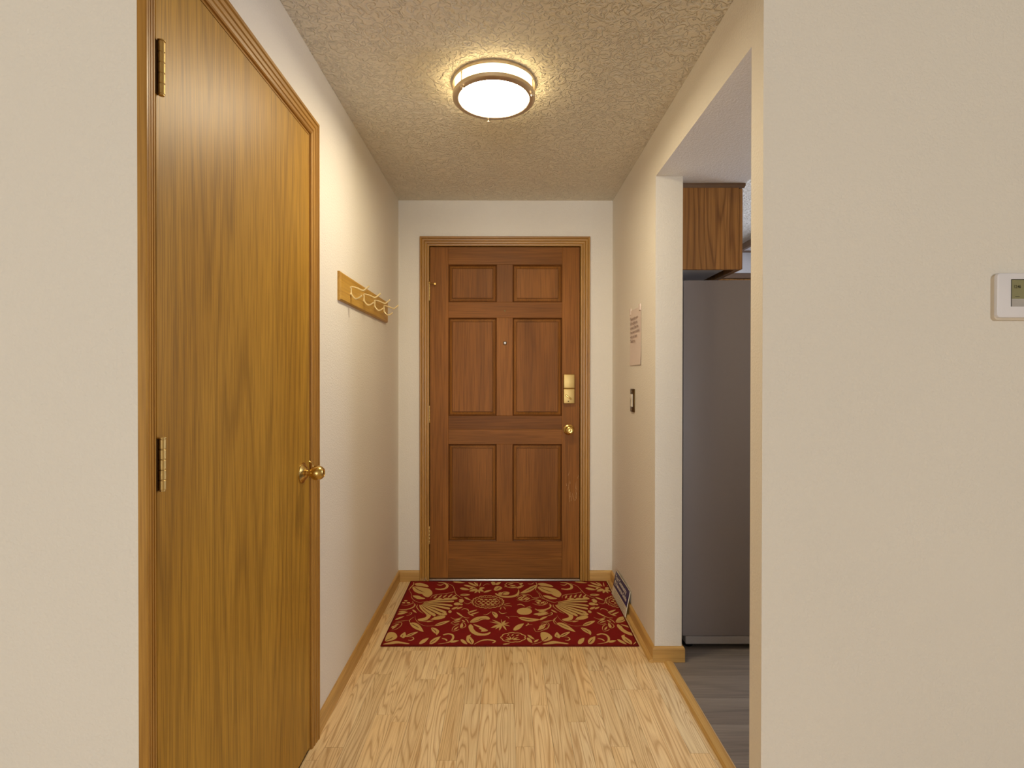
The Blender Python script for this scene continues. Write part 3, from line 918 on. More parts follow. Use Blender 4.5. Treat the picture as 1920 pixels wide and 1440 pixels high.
# woven motifs of the rug: outlines in millimetres from the pattern corner
RUG_GOLD = """30,710 36,716 47,720 60,721 75,714 90,704 103,693 111,683 115,673 118,666 117,661 114,659 108,659 99,662 86,667 74,672 62,675 50,678 41,683 34,691 30,701|
758,710 764,716 775,720 788,721 803,714 818,704 831,693 839,683 843,673 846,666 845,661 842,659 836,659 827,662 814,667 802,672 790,675 778,678 769,683 762,691 758,701|
25,656 29,664 37,667 48,667 61,663 77,657 92,651 106,646 118,640 129,630 139,613 148,593 153,574 154,559 151,546 147,535 143,526 139,520 133,518 126,521 118,527 111,535 106,543 101,552 97,559 90,563 83,565 75,569 65,577 54,587 45,599 36,618 28,639|
753,656 757,664 765,667 776,667 789,663 805,657 820,651 834,646 846,640 857,630 867,613 876,593 881,574 882,559 879,546 875,535 871,526 867,520 861,518 854,521 846,527 839,535 834,543 829,552 825,559 818,563 811,565 803,569 793,577 782,587 773,599 764,618 756,639|
47,540 53,542 65,542 75,540 84,535 91,528 99,520 109,513 120,505 124,499 117,494 102,492 89,492 80,496 72,503 64,511 56,521 49,532|
775,540 781,542 793,542 803,540 812,535 819,528 827,520 837,513 848,505 852,499 845,494 830,492 817,492 808,496 800,503 792,511 784,521 777,532|
18,732 19,725 20,715 21,704 21,695 20,686 18,677 15,668 13,658 12,646 11,634 10,623 10,615 12,614 13,621 15,632 17,644 19,654 21,664 24,673 26,682 27,692 26,703 24,715 22,725 21,732|
746,732 747,725 748,715 749,704 749,695 748,686 746,677 743,668 741,658 740,646 739,634 738,623 738,615 740,614 741,621 743,632 745,644 747,654 749,664 752,673 754,682 755,692 754,703 752,715 750,725 749,732|
16,609 19,601 24,589 29,576 34,564 37,552 39,540 41,527 44,515 49,503 55,492 61,481 68,472 76,464 84,456 93,451 102,449 113,452 123,459 133,467 140,473 140,474 133,468 123,461 112,454 102,451 94,453 85,459 77,466 70,474 63,483 57,493 51,504 47,516 43,527 41,540 39,552 36,564 31,577 25,590 20,602 17,610|
744,609 747,601 752,589 757,576 762,564 765,552 767,540 769,527 772,515 777,503 783,492 789,481 796,472 804,464 812,456 821,451 830,449 841,452 851,459 861,467 868,473 868,474 861,468 851,461 840,454 830,451 822,453 813,459 805,466 798,474 791,483 785,493 779,504 775,516 771,527 769,540 767,552 764,564 759,577 753,590 748,602 745,610|
161,628 167,626 175,622 184,619 194,617 202,619 211,622 219,628 225,635 230,645 233,656 234,668 233,680 229,693 223,706 215,717 206,726 195,731 184,732 173,732 166,732 167,725 174,723 184,721 194,718 202,713 207,706 212,697 216,687 219,678 219,671 218,663 216,655 213,649 209,645 203,640 197,637 191,634 184,634 176,636 168,638 162,640|
889,628 895,626 903,622 912,619 922,617 930,619 939,622 947,628 953,635 958,645 961,656 962,668 961,680 957,693 951,706 943,717 934,726 923,731 912,732 901,732 894,732 895,725 902,723 912,721 922,718 930,713 935,706 940,697 944,687 947,678 947,671 946,663 944,655 941,649 937,645 931,640 925,637 919,634 912,634 904,636 896,638 890,640|
162,692 167,689 173,685 181,682 188,683 194,687 198,695 202,702 204,708 202,710 199,706 194,700 189,694 185,691 180,691 174,692 167,694 163,695|
890,692 895,689 901,685 909,682 916,683 922,687 926,695 930,702 932,708 930,710 927,706 922,700 917,694 913,691 908,691 902,692 895,694 891,695|
223,710 230,704 239,695 249,685 257,673 262,659 266,643 270,626 273,611 276,599 278,587 280,576 284,565 289,555 295,544 302,534 308,526 314,518 321,510 326,504 330,500 332,502 328,507 322,513 316,520 310,528 304,537 297,547 291,557 287,567 283,577 281,588 279,599 276,612 273,627 269,643 265,660 259,675 251,688 241,698 231,707 225,713|
951,710 958,704 967,695 977,685 985,673 990,659 994,643 998,626 1001,611 1004,599 1006,587 1008,576 1012,565 1017,555 1023,544 1030,534 1036,526 1042,518 1049,510 1054,504 1058,500 1060,502 1056,507 1050,513 1044,520 1038,528 1032,537 1025,547 1019,557 1015,567 1011,577 1009,588 1007,599 1004,612 1001,627 997,643 993,660 987,675 979,688 969,698 959,707 953,713|
283,587 280,588 275,590 270,592 266,591 263,588 262,584 261,579 261,576 262,576 263,578 264,582 266,585 267,587 270,587 275,587 280,586 283,585|
1011,587 1008,588 1003,590 998,592 994,591 991,588 990,584 989,579 989,576 990,576 991,578 992,582 994,585 995,587 998,587 1003,587 1008,586 1011,585|
301,642 309,629 316,621 324,617 331,614 339,613 346,614 354,616 361,620 353,629 346,637 338,643 331,648 323,651 316,652 308,651|
1029,642 1037,629 1044,621 1052,617 1059,614 1067,613 1074,614 1082,616 1089,620 1081,629 1074,637 1066,643 1059,648 1051,651 1044,652 1036,651|
320,690 329,677 339,668 348,662 357,657 367,653 376,650 385,648 395,648 386,658 377,666 367,674 358,681 349,687 339,691 330,693|
1048,690 1057,677 1067,668 1076,662 1085,657 1095,653 1104,650 1113,648 1123,648 1114,658 1105,666 1095,674 1086,681 1077,687 1067,691 1058,693|
343,728 350,713 357,702 364,693 371,686 379,680 386,675 394,671 402,669 395,681 388,692 381,702 374,711 367,719 359,725 351,729|
1071,728 1078,713 1085,702 1092,693 1099,686 1107,680 1114,675 1122,671 1130,669 1123,681 1116,692 1109,702 1102,711 1095,719 1087,725 1079,729|
377,737 379,724 383,713 386,703 390,695 394,687 399,681 403,674 408,669 405,680 402,691 399,701 395,710 391,719 387,727 382,734|
1105,737 1107,724 1111,713 1114,703 1118,695 1122,687 1127,681 1131,674 1136,669 1133,680 1130,691 1127,701 1123,710 1119,719 1115,727 1110,734|
404,630 397,637 390,637 384,635 379,631 374,625 369,618 364,610 359,599 366,596 372,596 379,596 384,598 390,602 395,607 400,615|
1132,630 1125,637 1118,637 1112,635 1107,631 1102,625 1097,618 1092,610 1087,599 1094,596 1100,596 1107,596 1112,598 1118,602 1123,607 1128,615|
378,648 374,652 371,652 368,650 366,648 364,644 362,639 360,634 358,627 362,625 365,625 368,626 370,627 373,629 375,633 377,638|
1106,648 1102,652 1099,652 1096,650 1094,648 1092,644 1090,639 1088,634 1086,627 1090,625 1093,625 1096,626 1098,627 1101,629 1103,633 1105,638|
409,622 403,623 400,619 397,614 395,608 393,601 392,592 391,583 391,573 395,575 398,578 402,582 404,587 407,592 408,600 409,609|
1137,622 1131,623 1128,619 1125,614 1123,608 1121,601 1120,592 1119,583 1119,573 1123,575 1126,578 1130,582 1132,587 1135,592 1136,600 1137,609|
411,622 409,612 409,604 409,597 411,591 413,585 415,580 418,575 421,571 422,580 422,587 422,595 421,602 420,608 418,614 416,619|
1139,622 1137,612 1137,604 1137,597 1139,591 1141,585 1143,580 1146,575 1149,571 1150,580 1150,587 1150,595 1149,602 1148,608 1146,614 1144,619|
413,628 416,615 419,607 422,601 426,598 430,595 434,594 438,594 443,596 440,606 437,614 434,621 430,627 427,631 423,633 418,633|
1141,628 1144,615 1147,607 1150,601 1154,598 1158,595 1162,594 1166,594 1168,595 1168,606 1165,614 1162,621 1158,627 1155,631 1151,633 1146,633|
414,640 419,633 423,630 427,630 432,631 436,633 439,637 443,641 447,648 443,652 438,655 434,657 429,657 425,657 421,654 417,650|
1142,640 1147,633 1151,630 1155,630 1160,631 1164,633 1167,637 1168,637 1168,654 1166,655 1162,657 1157,657 1153,657 1149,654 1145,650|
441,583 448,580 454,581 460,584 466,588 472,594 477,600 483,608 488,617 481,617 475,616 469,614 463,611 457,607 451,602 446,595|
415,664 417,671 419,679 420,687 421,696 422,705 422,714 422,724 422,734 420,726 419,718 417,709 416,701 415,692 415,683 414,674|
1143,664 1145,671 1147,679 1148,687 1149,696 1150,705 1150,714 1150,724 1150,734 1148,726 1147,718 1145,709 1144,701 1143,692 1143,683 1142,674|
406,674 406,683 405,690 403,698 402,706 400,713 398,720 396,727 394,734 395,726 396,718 397,710 398,702 400,694 401,687 403,680|
1134,674 1134,683 1133,690 1131,698 1130,706 1128,713 1126,720 1124,727 1122,734 1123,726 1124,718 1125,710 1126,702 1128,694 1129,687 1131,680|
436,674 439,680 443,688 448,697 452,702 457,703 463,703 469,701 473,700 473,702 469,704 463,707 457,708 450,706 445,700 441,690 437,681 435,675|
1164,674 1167,680 1168,681 1168,688 1165,681 1163,675|
252,737 262,728 272,723 281,720 291,718 300,718 310,718 319,720 328,723 318,729 309,734 299,739 289,742 280,744 270,744 261,743|
980,737 990,728 1000,723 1009,720 1019,718 1028,718 1038,718 1047,720 1056,723 1046,729 1037,734 1027,739 1017,742 1008,744 998,744 989,743|
480,734 486,739 495,738 502,734 506,723 508,707 507,696 503,690 496,687 490,690 485,703 481,721|
507,693 513,688 518,688 523,692 527,697 530,703 534,712 537,721 540,733 535,735 530,734 525,733 520,730 516,725 512,718 509,709|
499,620 500,633 503,650 508,664 514,671 521,675 529,674 536,668 544,658 548,648 546,637 540,626 533,617 527,611 519,607 513,606 507,608 502,612|
506,566 509,560 513,551 519,541 526,533 535,526 545,519 555,514 565,511 576,510 586,511 596,513 605,516 614,521 623,526 631,534 638,542 642,554 644,565 645,575 645,586 645,597 644,609 643,620 642,627 641,627 640,619 639,609 638,597 636,587 634,578 631,569 628,562 625,556 620,551 614,546 607,542 600,538 592,536 584,534 576,533 568,534 559,535 550,538 541,542 534,547 528,552 522,560 517,567 513,573|
591,571 588,559 579,551 567,547 554,551 545,559 542,571 545,583 554,592 567,595 579,592 588,583|
550,566 549,556 544,549 538,547 532,549 527,556 526,566 527,576 532,583 538,586 544,583 549,576|
311,546 319,538 327,535 334,534 341,535 348,537 355,540 362,545 368,551 361,557 353,560 346,562 338,563 331,563 324,561 317,556|
1039,546 1047,538 1055,535 1062,534 1069,535 1076,537 1083,540 1090,545 1096,551 1089,557 1081,560 1074,562 1066,563 1059,563 1052,561 1045,556|
152,501 153,507 154,517 156,527 160,535 166,541 173,546 181,550 189,554 198,557 208,559 218,561 229,564 240,569 251,575 262,581 269,585 268,587 261,583 250,578 238,573 227,568 217,566 207,564 197,562 188,559 179,555 170,550 163,545 157,538 154,529 152,518 152,508 151,501|
880,501 881,507 882,517 884,527 888,535 894,541 901,546 909,550 917,554 926,557 936,559 946,561 957,564 968,569 979,575 990,581 997,585 996,587 989,583 978,578 966,573 955,568 945,566 935,564 925,562 916,559 907,555 898,550 891,545 885,538 882,529 880,518 880,508 879,501|
168,501 172,502 174,506 177,510 179,516 181,522 182,528 183,535 184,543 181,541 178,537 175,533 173,529 171,524 169,518 168,511|
896,501 900,502 902,506 905,510 907,516 909,522 910,528 911,535 912,543 909,541 906,537 903,533 901,529 899,524 897,518 896,511|
193,505 197,506 200,510 203,515 205,520 207,527 209,533 210,541 212,549 208,546 205,543 202,539 199,534 197,528 195,522 193,515|
921,505 925,506 928,510 931,515 933,520 935,527 937,533 938,541 940,549 936,546 933,543 930,539 927,534 925,528 923,522 921,515|
218,510 223,511 226,515 229,520 232,525 234,532 236,539 238,547 239,555 236,552 232,548 229,544 226,539 223,534 221,527 219,520|
946,510 951,511 954,515 957,520 960,525 962,532 964,539 966,547 967,555 964,552 960,548 957,544 954,539 951,534 949,527 947,520|
246,514 251,516 254,520 257,526 260,532 263,539 265,546 267,554 269,563 265,560 261,556 258,551 255,546 252,540 249,533 247,525|
974,514 979,516 982,520 985,526 988,532 991,539 993,546 995,554 997,563 993,560 989,556 986,551 983,546 980,540 977,533 975,525|
268,513 273,513 276,516 280,520 283,525 285,531 288,538 290,545 292,553 288,551 285,548 281,544 278,540 275,535 272,529 269,522|
996,513 1001,513 1004,516 1008,520 1011,525 1013,531 1016,538 1018,545 1020,553 1016,551 1013,548 1009,544 1006,540 1003,535 1000,529 997,522|
177,492 183,488 189,487 194,487 199,488 205,490 210,493 215,497 219,501 214,503 208,504 202,505 197,505 191,504 186,502 181,498|
905,492 911,488 917,487 922,487 927,488 933,490 938,493 943,497 947,501 942,503 936,504 930,505 925,505 919,504 914,502 909,498|
224,495 229,491 234,490 238,491 243,492 247,494 251,497 255,500 259,505 254,507 249,508 245,509 240,509 236,507 232,505 228,502|
952,495 957,491 962,490 966,491 971,492 975,494 979,497 983,500 987,505 982,507 977,508 973,509 968,509 964,507 960,505 956,502|
264,498 269,496 274,497 278,499 282,502 286,506 290,511 294,516 297,522 292,522 288,522 283,520 279,518 274,515 270,512 267,506|
992,498 997,496 1002,497 1006,499 1010,502 1014,506 1018,511 1022,516 1025,522 1020,522 1016,522 1011,520 1007,518 1002,515 998,512 995,506|
124,449 134,451 148,456 164,461 182,467 200,472 220,476 244,480 267,484 288,487 302,494 300,509 285,510 265,505 241,499 217,494 197,487 179,481 161,473 146,465 132,458 123,453|
852,449 862,451 876,456 892,461 910,467 928,472 948,476 972,480 995,484 1016,487 1030,494 1028,509 1013,510 993,505 969,499 945,494 925,487 907,481 889,473 874,465 860,458 851,453|
122,438 133,439 148,442 166,445 185,448 202,450 220,451 240,452 258,452 275,452 286,457 284,471 272,474 256,473 237,471 218,469 200,466 182,462 164,457 146,451 131,446 121,442|
850,438 861,439 876,442 894,445 913,448 930,450 948,451 968,452 986,452 1003,452 1014,457 1012,471 1000,474 984,473 965,471 946,469 928,466 910,462 892,457 874,451 859,446 849,442|
121,429 132,427 146,427 163,426 181,425 198,423 215,418 235,413 255,407 271,401 283,402 282,417 270,424 253,428 234,433 214,437 196,439 179,439 161,439 144,437 130,435 121,433|
849,429 860,427 874,427 891,426 909,425 926,423 943,418 963,413 983,407 999,401 1011,402 1010,417 998,424 981,428 962,433 942,437 924,439 907,439 889,439 872,437 858,435 849,433|
120,425 129,421 142,416 157,411 173,405 189,399 206,391 226,382 245,372 262,364 273,364 273,380 261,390 244,396 225,404 205,411 188,417 172,421 156,424 141,427 128,429 119,429|
848,425 857,421 870,416 885,411 901,405 917,399 934,391 954,382 973,372 990,364 1001,364 1001,380 989,390 972,396 953,404 933,411 916,417 900,421 884,424 869,427 856,429 847,429|
118,423 126,415 138,407 151,397 165,386 180,375 196,363 214,348 232,334 248,321 259,318 259,335 249,348 233,359 215,371 196,384 180,394 165,403 151,411 137,418 126,424 118,426|
846,423 854,415 866,407 879,397 893,386 908,375 924,363 942,348 960,334 976,321 987,318 987,335 977,348 961,359 943,371 924,384 908,394 893,403 879,411 865,418 854,424 846,426|
114,420 122,410 132,398 145,384 158,370 170,356 184,342 199,327 213,312 226,299 235,296 236,313 228,326 215,337 201,350 185,363 172,375 159,386 146,398 133,409 122,418 115,423|
842,420 850,410 860,398 873,384 886,370 898,356 912,342 927,327 941,312 954,299 963,296 964,313 956,326 943,337 929,350 913,363 900,375 887,386 874,398 861,409 850,418 843,423|
111,419 115,408 121,395 129,380 138,364 148,349 159,333 173,317 186,300 198,287 206,283 209,301 201,316 189,327 176,341 162,356 151,368 142,380 132,393 124,405 117,415 111,421|
839,419 843,408 849,395 857,380 866,364 876,349 887,333 901,317 914,300 926,287 934,283 937,301 929,316 917,327 904,341 890,356 879,368 870,380 860,393 852,405 845,415 839,421|
104,418 108,398 117,372 130,349 143,329 153,314 160,300 163,285 159,272 140,261 124,252 126,240 136,232 150,234 164,240 173,248 179,260 184,277 185,296 179,315 168,333 154,352 140,372 127,393 116,411 108,420|
832,418 836,398 845,372 858,349 871,329 881,314 888,300 891,285 887,272 868,261 852,252 854,240 864,232 878,234 892,240 901,248 907,260 912,277 913,296 907,315 896,333 882,352 868,372 855,393 844,411 836,420|
94,425 93,420 92,412 91,403 92,393 96,383 101,371 107,360 113,349 120,339 128,330 135,322 140,316 141,317 137,323 130,332 123,342 116,351 110,362 105,373 100,384 96,394 95,402 95,411 95,419 95,424|
822,425 821,420 820,412 819,403 820,393 824,383 829,371 835,360 841,349 848,339 856,330 863,322 868,316 869,317 865,323 858,332 851,342 844,351 838,362 833,373 828,384 824,394 823,402 823,411 823,419 823,424|
339,470 338,458 333,449 326,446 318,449 312,458 309,470 310,482 314,491 322,495 330,491 336,482|
1067,470 1066,458 1061,449 1054,446 1046,449 1040,458 1037,470 1038,482 1042,491 1050,495 1058,491 1064,482|
324,431 323,422 316,415 307,413 298,415 290,422 287,431 289,440 295,447 304,449 314,447 321,440|
1052,431 1051,422 1044,415 1035,413 1026,415 1018,422 1015,431 1017,440 1023,447 1032,449 1042,447 1049,440|
337,424 336,419 333,415 330,414 326,415 323,419 321,424 322,429 324,432 328,434 332,432 335,429|
1065,424 1064,419 1061,415 1058,414 1054,415 1051,419 1049,424 1050,429 1052,432 1056,434 1060,432 1063,429|
266,308 264,300 259,294 252,292 244,294 237,300 234,308 235,317 240,323 248,325 256,323 263,317|
994,308 992,300 987,294 980,292 972,294 965,300 962,308 963,317 968,323 976,325 984,323 991,317|
286,338 285,329 283,323 278,321 274,323 270,329 268,338 268,346 271,352 275,354 280,352 284,346|
1014,338 1013,329 1011,323 1006,321 1002,323 998,329 996,338 996,346 999,352 1003,354 1008,352 1012,346|
281,366 287,363 292,364 297,366 301,370 306,375 309,381 313,387 317,395 311,396 306,395 301,393 296,391 292,387 288,382 284,376|
1009,366 1015,363 1020,364 1025,366 1029,370 1034,375 1037,381 1041,387 1045,395 1039,396 1034,395 1029,393 1024,391 1020,387 1016,382 1012,376|
308,369 313,367 317,368 321,371 325,374 329,378 333,383 336,389 340,395 335,395 330,394 326,393 322,390 318,387 314,383 310,378|
1036,369 1041,367 1045,368 1049,371 1053,374 1057,378 1061,383 1064,389 1068,395 1063,395 1058,394 1054,393 1050,390 1046,387 1042,383 1038,378|
188,250 192,260 202,273 212,284 219,290 226,293 233,294 243,292 254,289 260,284 260,276 255,267 248,260 241,254 231,250 221,248 208,246 195,247|
916,250 920,260 930,273 940,284 947,290 954,293 961,294 971,292 982,289 988,284 988,276 983,267 976,260 969,254 959,250 949,248 936,246 923,247|
130,235 137,233 146,230 157,228 166,227 174,228 180,231 186,234 190,237 189,239 185,237 179,235 172,234 165,233 156,233 146,235 137,236 130,237|
858,235 865,233 874,230 885,228 894,227 902,228 908,231 914,234 918,237 917,239 913,237 907,235 900,234 893,233 884,233 874,235 865,236 858,237|
172,222 177,221 181,221 186,222 190,224 194,227 198,229 202,232 206,236 201,236 197,236 192,235 188,234 183,232 179,230 175,227|
900,222 905,221 909,221 914,222 918,224 922,227 926,229 930,232 934,236 929,236 925,236 920,235 916,234 911,232 907,230 903,227|
549,454 554,448 555,444 552,441 545,435 547,426 547,422 543,419 534,416 534,407 532,403 527,401 517,401 514,393 511,389 505,389 496,391 491,384 486,382 480,383 472,388 465,383 459,382 454,384 449,391 440,389 434,389 430,393 427,401 417,401 412,403 410,407 409,416 400,419 395,422 395,426 397,435 389,441 386,444 387,448 392,454 388,459 382,452 381,443 386,435 393,433 390,427 392,418 398,413 406,412 405,405 409,398 417,395 425,395 426,389 433,383 441,382 448,385 452,379 459,375 467,377 473,381 478,377 487,376 494,379 497,385 504,382 513,383 518,389 520,395 527,395 535,398 539,406 538,412 545,413 551,418 552,427 549,433 556,435 560,443 558,452 552,459|
1168,389 1162,389 1158,393 1155,401 1145,401 1140,403 1138,407 1137,416 1128,419 1123,422 1123,426 1125,435 1117,441 1114,444 1115,448 1120,454 1116,459 1110,452 1109,443 1114,435 1121,433 1118,427 1120,418 1126,413 1134,412 1133,405 1137,398 1145,395 1153,395 1154,389 1161,383 1168,382|
391,459 386,464 384,468 387,472 395,478 391,487 391,492 395,495 405,498 404,508 406,512 412,514 421,514 424,523 428,527 434,527 443,525 449,532 454,535 460,534 468,528 476,534 482,535 487,532 493,525 502,527 508,527 512,523 515,514 525,514 531,512 533,508 533,498 542,495 547,492 547,488 544,478 552,472 555,468 554,464 549,459 552,454 558,461 560,470 556,478 549,481 552,486 551,496 544,501 537,503 538,509 534,518 526,521 518,520 516,527 510,534 501,535 494,532 490,538 482,542 473,541 468,536 461,540 453,542 445,538 442,532 434,535 425,534 420,527 418,520 410,521 403,518 399,509 401,503 393,501 387,496 386,486 390,481 383,478 379,470 382,461 388,454|
1119,459 1114,464 1112,468 1115,472 1123,478 1119,487 1119,492 1123,495 1133,498 1132,508 1134,512 1140,514 1149,514 1152,523 1156,527 1162,527 1168,526 1168,532 1162,535 1153,534 1148,527 1146,520 1138,521 1131,518 1127,509 1129,503 1121,501 1115,496 1114,486 1118,481 1111,478 1107,470 1110,461 1116,454|
531,458 531,450 529,442 525,435 520,428 514,421 506,416 498,412 489,409 480,407 470,406 460,407 450,409 441,412 433,416 425,421 418,428 413,435 409,442 406,450 405,458 402,458 403,449 406,440 411,432 416,425 423,418 431,412 440,408 450,405 460,403 470,402 480,403 490,405 499,408 508,412 516,418 522,425 528,432 531,440 534,449 535,458|
1168,412 1161,416 1153,421 1146,428 1141,435 1137,442 1134,450 1133,458 1130,458 1131,449 1134,440 1139,432 1144,425 1151,418 1159,412 1168,408|
405,458 405,466 407,475 410,482 415,490 421,496 429,502 437,506 446,510 456,512 466,512 477,512 486,510 496,506 505,502 512,496 519,490 524,482 528,475 531,466 531,458 535,458 534,467 531,476 527,485 521,493 514,500 506,506 497,510 487,514 477,516 466,517 456,516 445,514 436,510 427,506 419,500 413,493 408,485 404,476 402,467 402,458|
1133,458 1133,466 1135,475 1138,482 1143,490 1149,496 1157,502 1165,506 1168,507 1168,512 1164,510 1155,506 1147,500 1141,493 1136,485 1132,476 1130,467 1130,458|
536,447 550,444 550,446 536,448|
530,430 542,423 542,424 530,432|
518,416 527,405 528,406 518,417|
501,406 507,392 509,393 502,407|
482,401 484,385 485,386 483,401|
461,401 460,386 461,385 462,401|
441,407 436,393 437,392 443,406|
1168,403 1164,393 1165,392 1168,399|
424,417 416,406 416,405 425,416|
1152,417 1144,406 1144,405 1153,416|
412,431 400,424 401,423 412,430|
1140,431 1128,424 1129,423 1140,430|
405,448 391,446 392,444 405,447|
1133,448 1119,446 1120,444 1133,447|
404,466 390,469 390,467 404,464|
1132,466 1118,469 1118,467 1132,464|
410,483 397,491 396,489 409,482|
1138,483 1125,491 1124,489 1137,482|
421,498 411,510 410,509 421,497|
1149,498 1139,510 1138,509 1149,497|
438,508 431,524 430,523 437,508|
1166,508 1159,524 1158,523 1165,508|
458,514 455,531 454,531 457,514|
480,514 481,531 480,531 478,514|
500,508 506,523 505,524 499,508|
517,497 527,509 526,510 516,498|
530,482 542,489 541,491 529,483|
536,465 550,467 550,469 536,466|
445,486 442,480 436,478 429,480 426,486 428,492 435,495 442,492|
1168,479 1164,478 1157,480 1154,486 1156,492 1163,495 1168,493|
469,486 466,480 460,478 453,480 450,486 452,492 459,495 466,492|
493,486 490,480 483,478 477,480 474,486 476,492 483,495 490,492|
514,486 512,480 505,478 498,480 495,486 498,492 505,495 512,492|
432,464 430,458 423,455 416,458 413,464 416,470 422,472 429,470|
1160,464 1158,458 1151,455 1144,458 1141,464 1144,470 1150,472 1157,470|
456,464 453,458 447,455 440,458 437,464 439,470 446,472 453,470|
1168,458 1165,464 1167,470 1168,470|
481,464 479,458 472,455 465,458 462,464 465,470 472,472 478,470|
505,464 502,458 496,455 489,458 486,464 489,470 495,472 502,470|
525,464 522,458 515,455 509,458 506,464 508,470 515,472 522,470|
443,442 440,436 434,434 427,436 424,442 427,448 433,450 440,448|
1168,436 1162,434 1155,436 1152,442 1155,448 1161,450 1168,448 1168,447|
470,442 468,436 461,434 454,436 452,442 454,448 461,450 467,448|
496,442 493,436 487,434 480,436 477,442 479,448 486,450 493,448|
519,442 516,436 510,434 503,436 500,442 503,448 510,450 516,448|
455,424 453,418 446,416 440,418 437,424 439,429 446,432 452,429|
1168,418 1165,424 1167,429 1168,430|
483,424 480,418 473,416 467,418 464,424 466,429 473,432 480,429|
506,424 503,418 497,416 490,418 487,424 490,429 496,432 503,429|
555,418 559,420 564,424 570,428 575,431 580,433 584,434 589,436 592,437 592,439 588,439 584,439 579,438 573,436 568,433 562,428 557,423 554,419|
559,406 564,406 571,406 579,407 585,407 590,406 594,404 597,402 600,401 601,403 599,405 595,408 591,411 586,412 579,412 571,411 564,409 559,408|
550,397 552,395 554,391 557,387 559,384 560,379 562,372 564,367 566,363 567,363 567,368 566,374 564,380 562,386 560,391 557,394 554,397 551,399|
543,398 542,394 541,388 540,382 539,377 539,373 538,369 537,366 537,363 538,363 540,365 541,367 543,371 544,376 544,381 544,388 544,394 544,398|
342,447 345,443 350,438 355,433 360,430 364,430 368,432 372,436 375,439 376,445 378,451 379,457 379,461 378,461 377,457 375,452 374,446 372,442 369,439 366,436 363,434 360,434 356,436 351,440 346,445 343,448|
1070,447 1073,443 1078,438 1083,433 1088,430 1092,430 1096,432 1100,436 1103,439 1104,445 1106,451 1107,457 1107,461 1106,461 1105,457 1103,452 1102,446 1100,442 1097,439 1094,436 1091,434 1088,434 1084,436 1079,440 1074,445 1071,448|
336,517 340,506 345,499 350,493 356,488 361,484 366,481 372,478 377,477 373,485 368,493 363,500 358,506 353,512 347,516 342,518|
1064,517 1068,506 1073,499 1078,493 1084,488 1089,484 1094,481 1100,478 1105,477 1101,485 1096,493 1091,500 1086,506 1081,512 1075,516 1070,518|
337,358 339,361 343,366 347,369 350,371 353,370 358,368 362,364 366,361 368,357 370,350 372,344 373,340 375,340 375,345 374,351 373,359 370,365 366,370 360,374 354,377 348,378 343,374 340,369 337,363 335,360|
1065,358 1067,361 1071,366 1075,369 1078,371 1081,370 1086,368 1090,364 1094,361 1096,357 1098,350 1100,344 1101,340 1103,340 1103,345 1102,351 1101,359 1098,365 1094,370 1088,374 1082,377 1076,378 1071,374 1068,369 1065,363 1063,360|
368,323 375,322 382,325 388,328 395,333 401,339 407,345 413,352 418,361 411,359 404,357 398,354 391,350 385,346 379,340 373,333|
1096,323 1103,322 1110,325 1116,328 1123,333 1129,339 1135,345 1141,352 1146,361 1139,359 1132,357 1126,354 1119,350 1113,346 1107,340 1101,333|
381,300 388,300 394,302 401,306 407,310 413,316 419,321 424,328 430,335 423,333 417,331 410,328 404,324 398,320 392,315 386,309|
1109,300 1116,300 1122,302 1129,306 1135,310 1141,316 1147,321 1152,328 1158,335 1151,333 1145,331 1138,328 1132,324 1126,320 1120,315 1114,309|
373,317 377,309 381,304 385,299 389,295 393,292 398,290 402,288 407,286 403,292 399,298 395,303 391,307 386,311 382,314 378,317|
1101,317 1105,309 1109,304 1113,299 1117,295 1121,292 1126,290 1130,288 1135,286 1131,292 1127,298 1123,303 1119,307 1114,311 1110,314 1106,317|
311,331 315,319 320,310 325,302 331,295 336,289 342,283 347,278 353,274 349,284 344,293 339,302 334,309 329,317 323,323 318,328|
1039,331 1043,319 1048,310 1053,302 1059,295 1064,289 1070,283 1075,278 1081,274 1077,284 1072,293 1067,302 1062,309 1057,317 1051,323 1046,328|
286,275 290,270 295,262 301,255 307,250 313,249 319,251 324,254 330,258 336,264 344,271 350,278 355,283 354,284 349,280 342,273 334,267 328,262 322,258 317,255 312,253 308,254 303,257 297,264 291,271 287,276|
1014,275 1018,270 1023,262 1029,255 1035,250 1041,249 1047,251 1052,254 1058,258 1064,264 1072,271 1078,278 1083,283 1082,284 1077,280 1070,273 1062,267 1056,262 1050,258 1045,255 1040,253 1036,254 1031,257 1025,264 1019,271 1015,276|
297,209 300,205 305,200 311,196 317,194 323,197 329,202 334,207 337,211 336,212 332,209 327,204 321,200 316,198 312,199 306,203 301,207 298,210|
1025,209 1028,205 1033,200 1039,196 1045,194 1051,197 1057,202 1062,207 1065,211 1064,212 1060,209 1055,204 1049,200 1044,198 1040,199 1034,203 1029,207 1026,210|
342,182 343,178 344,170 345,163 347,158 351,156 356,156 360,158 363,161 366,165 370,170 372,176 373,182 372,189 370,197 367,204 364,210 360,214 355,217 351,220 348,221 347,220 350,218 354,215 358,212 362,208 364,203 367,196 369,189 369,183 368,177 366,172 364,167 361,164 358,162 354,160 351,159 349,160 347,164 346,170 344,178 343,183|
1070,182 1071,178 1072,170 1073,163 1075,158 1079,156 1084,156 1088,158 1091,161 1094,165 1098,170 1100,176 1101,182 1100,189 1098,197 1095,204 1092,210 1088,214 1083,217 1079,220 1076,221 1075,220 1078,218 1082,215 1086,212 1090,208 1092,203 1095,196 1097,189 1097,183 1096,177 1094,172 1092,167 1089,164 1086,162 1082,160 1079,159 1077,160 1075,164 1074,170 1072,178 1071,183|
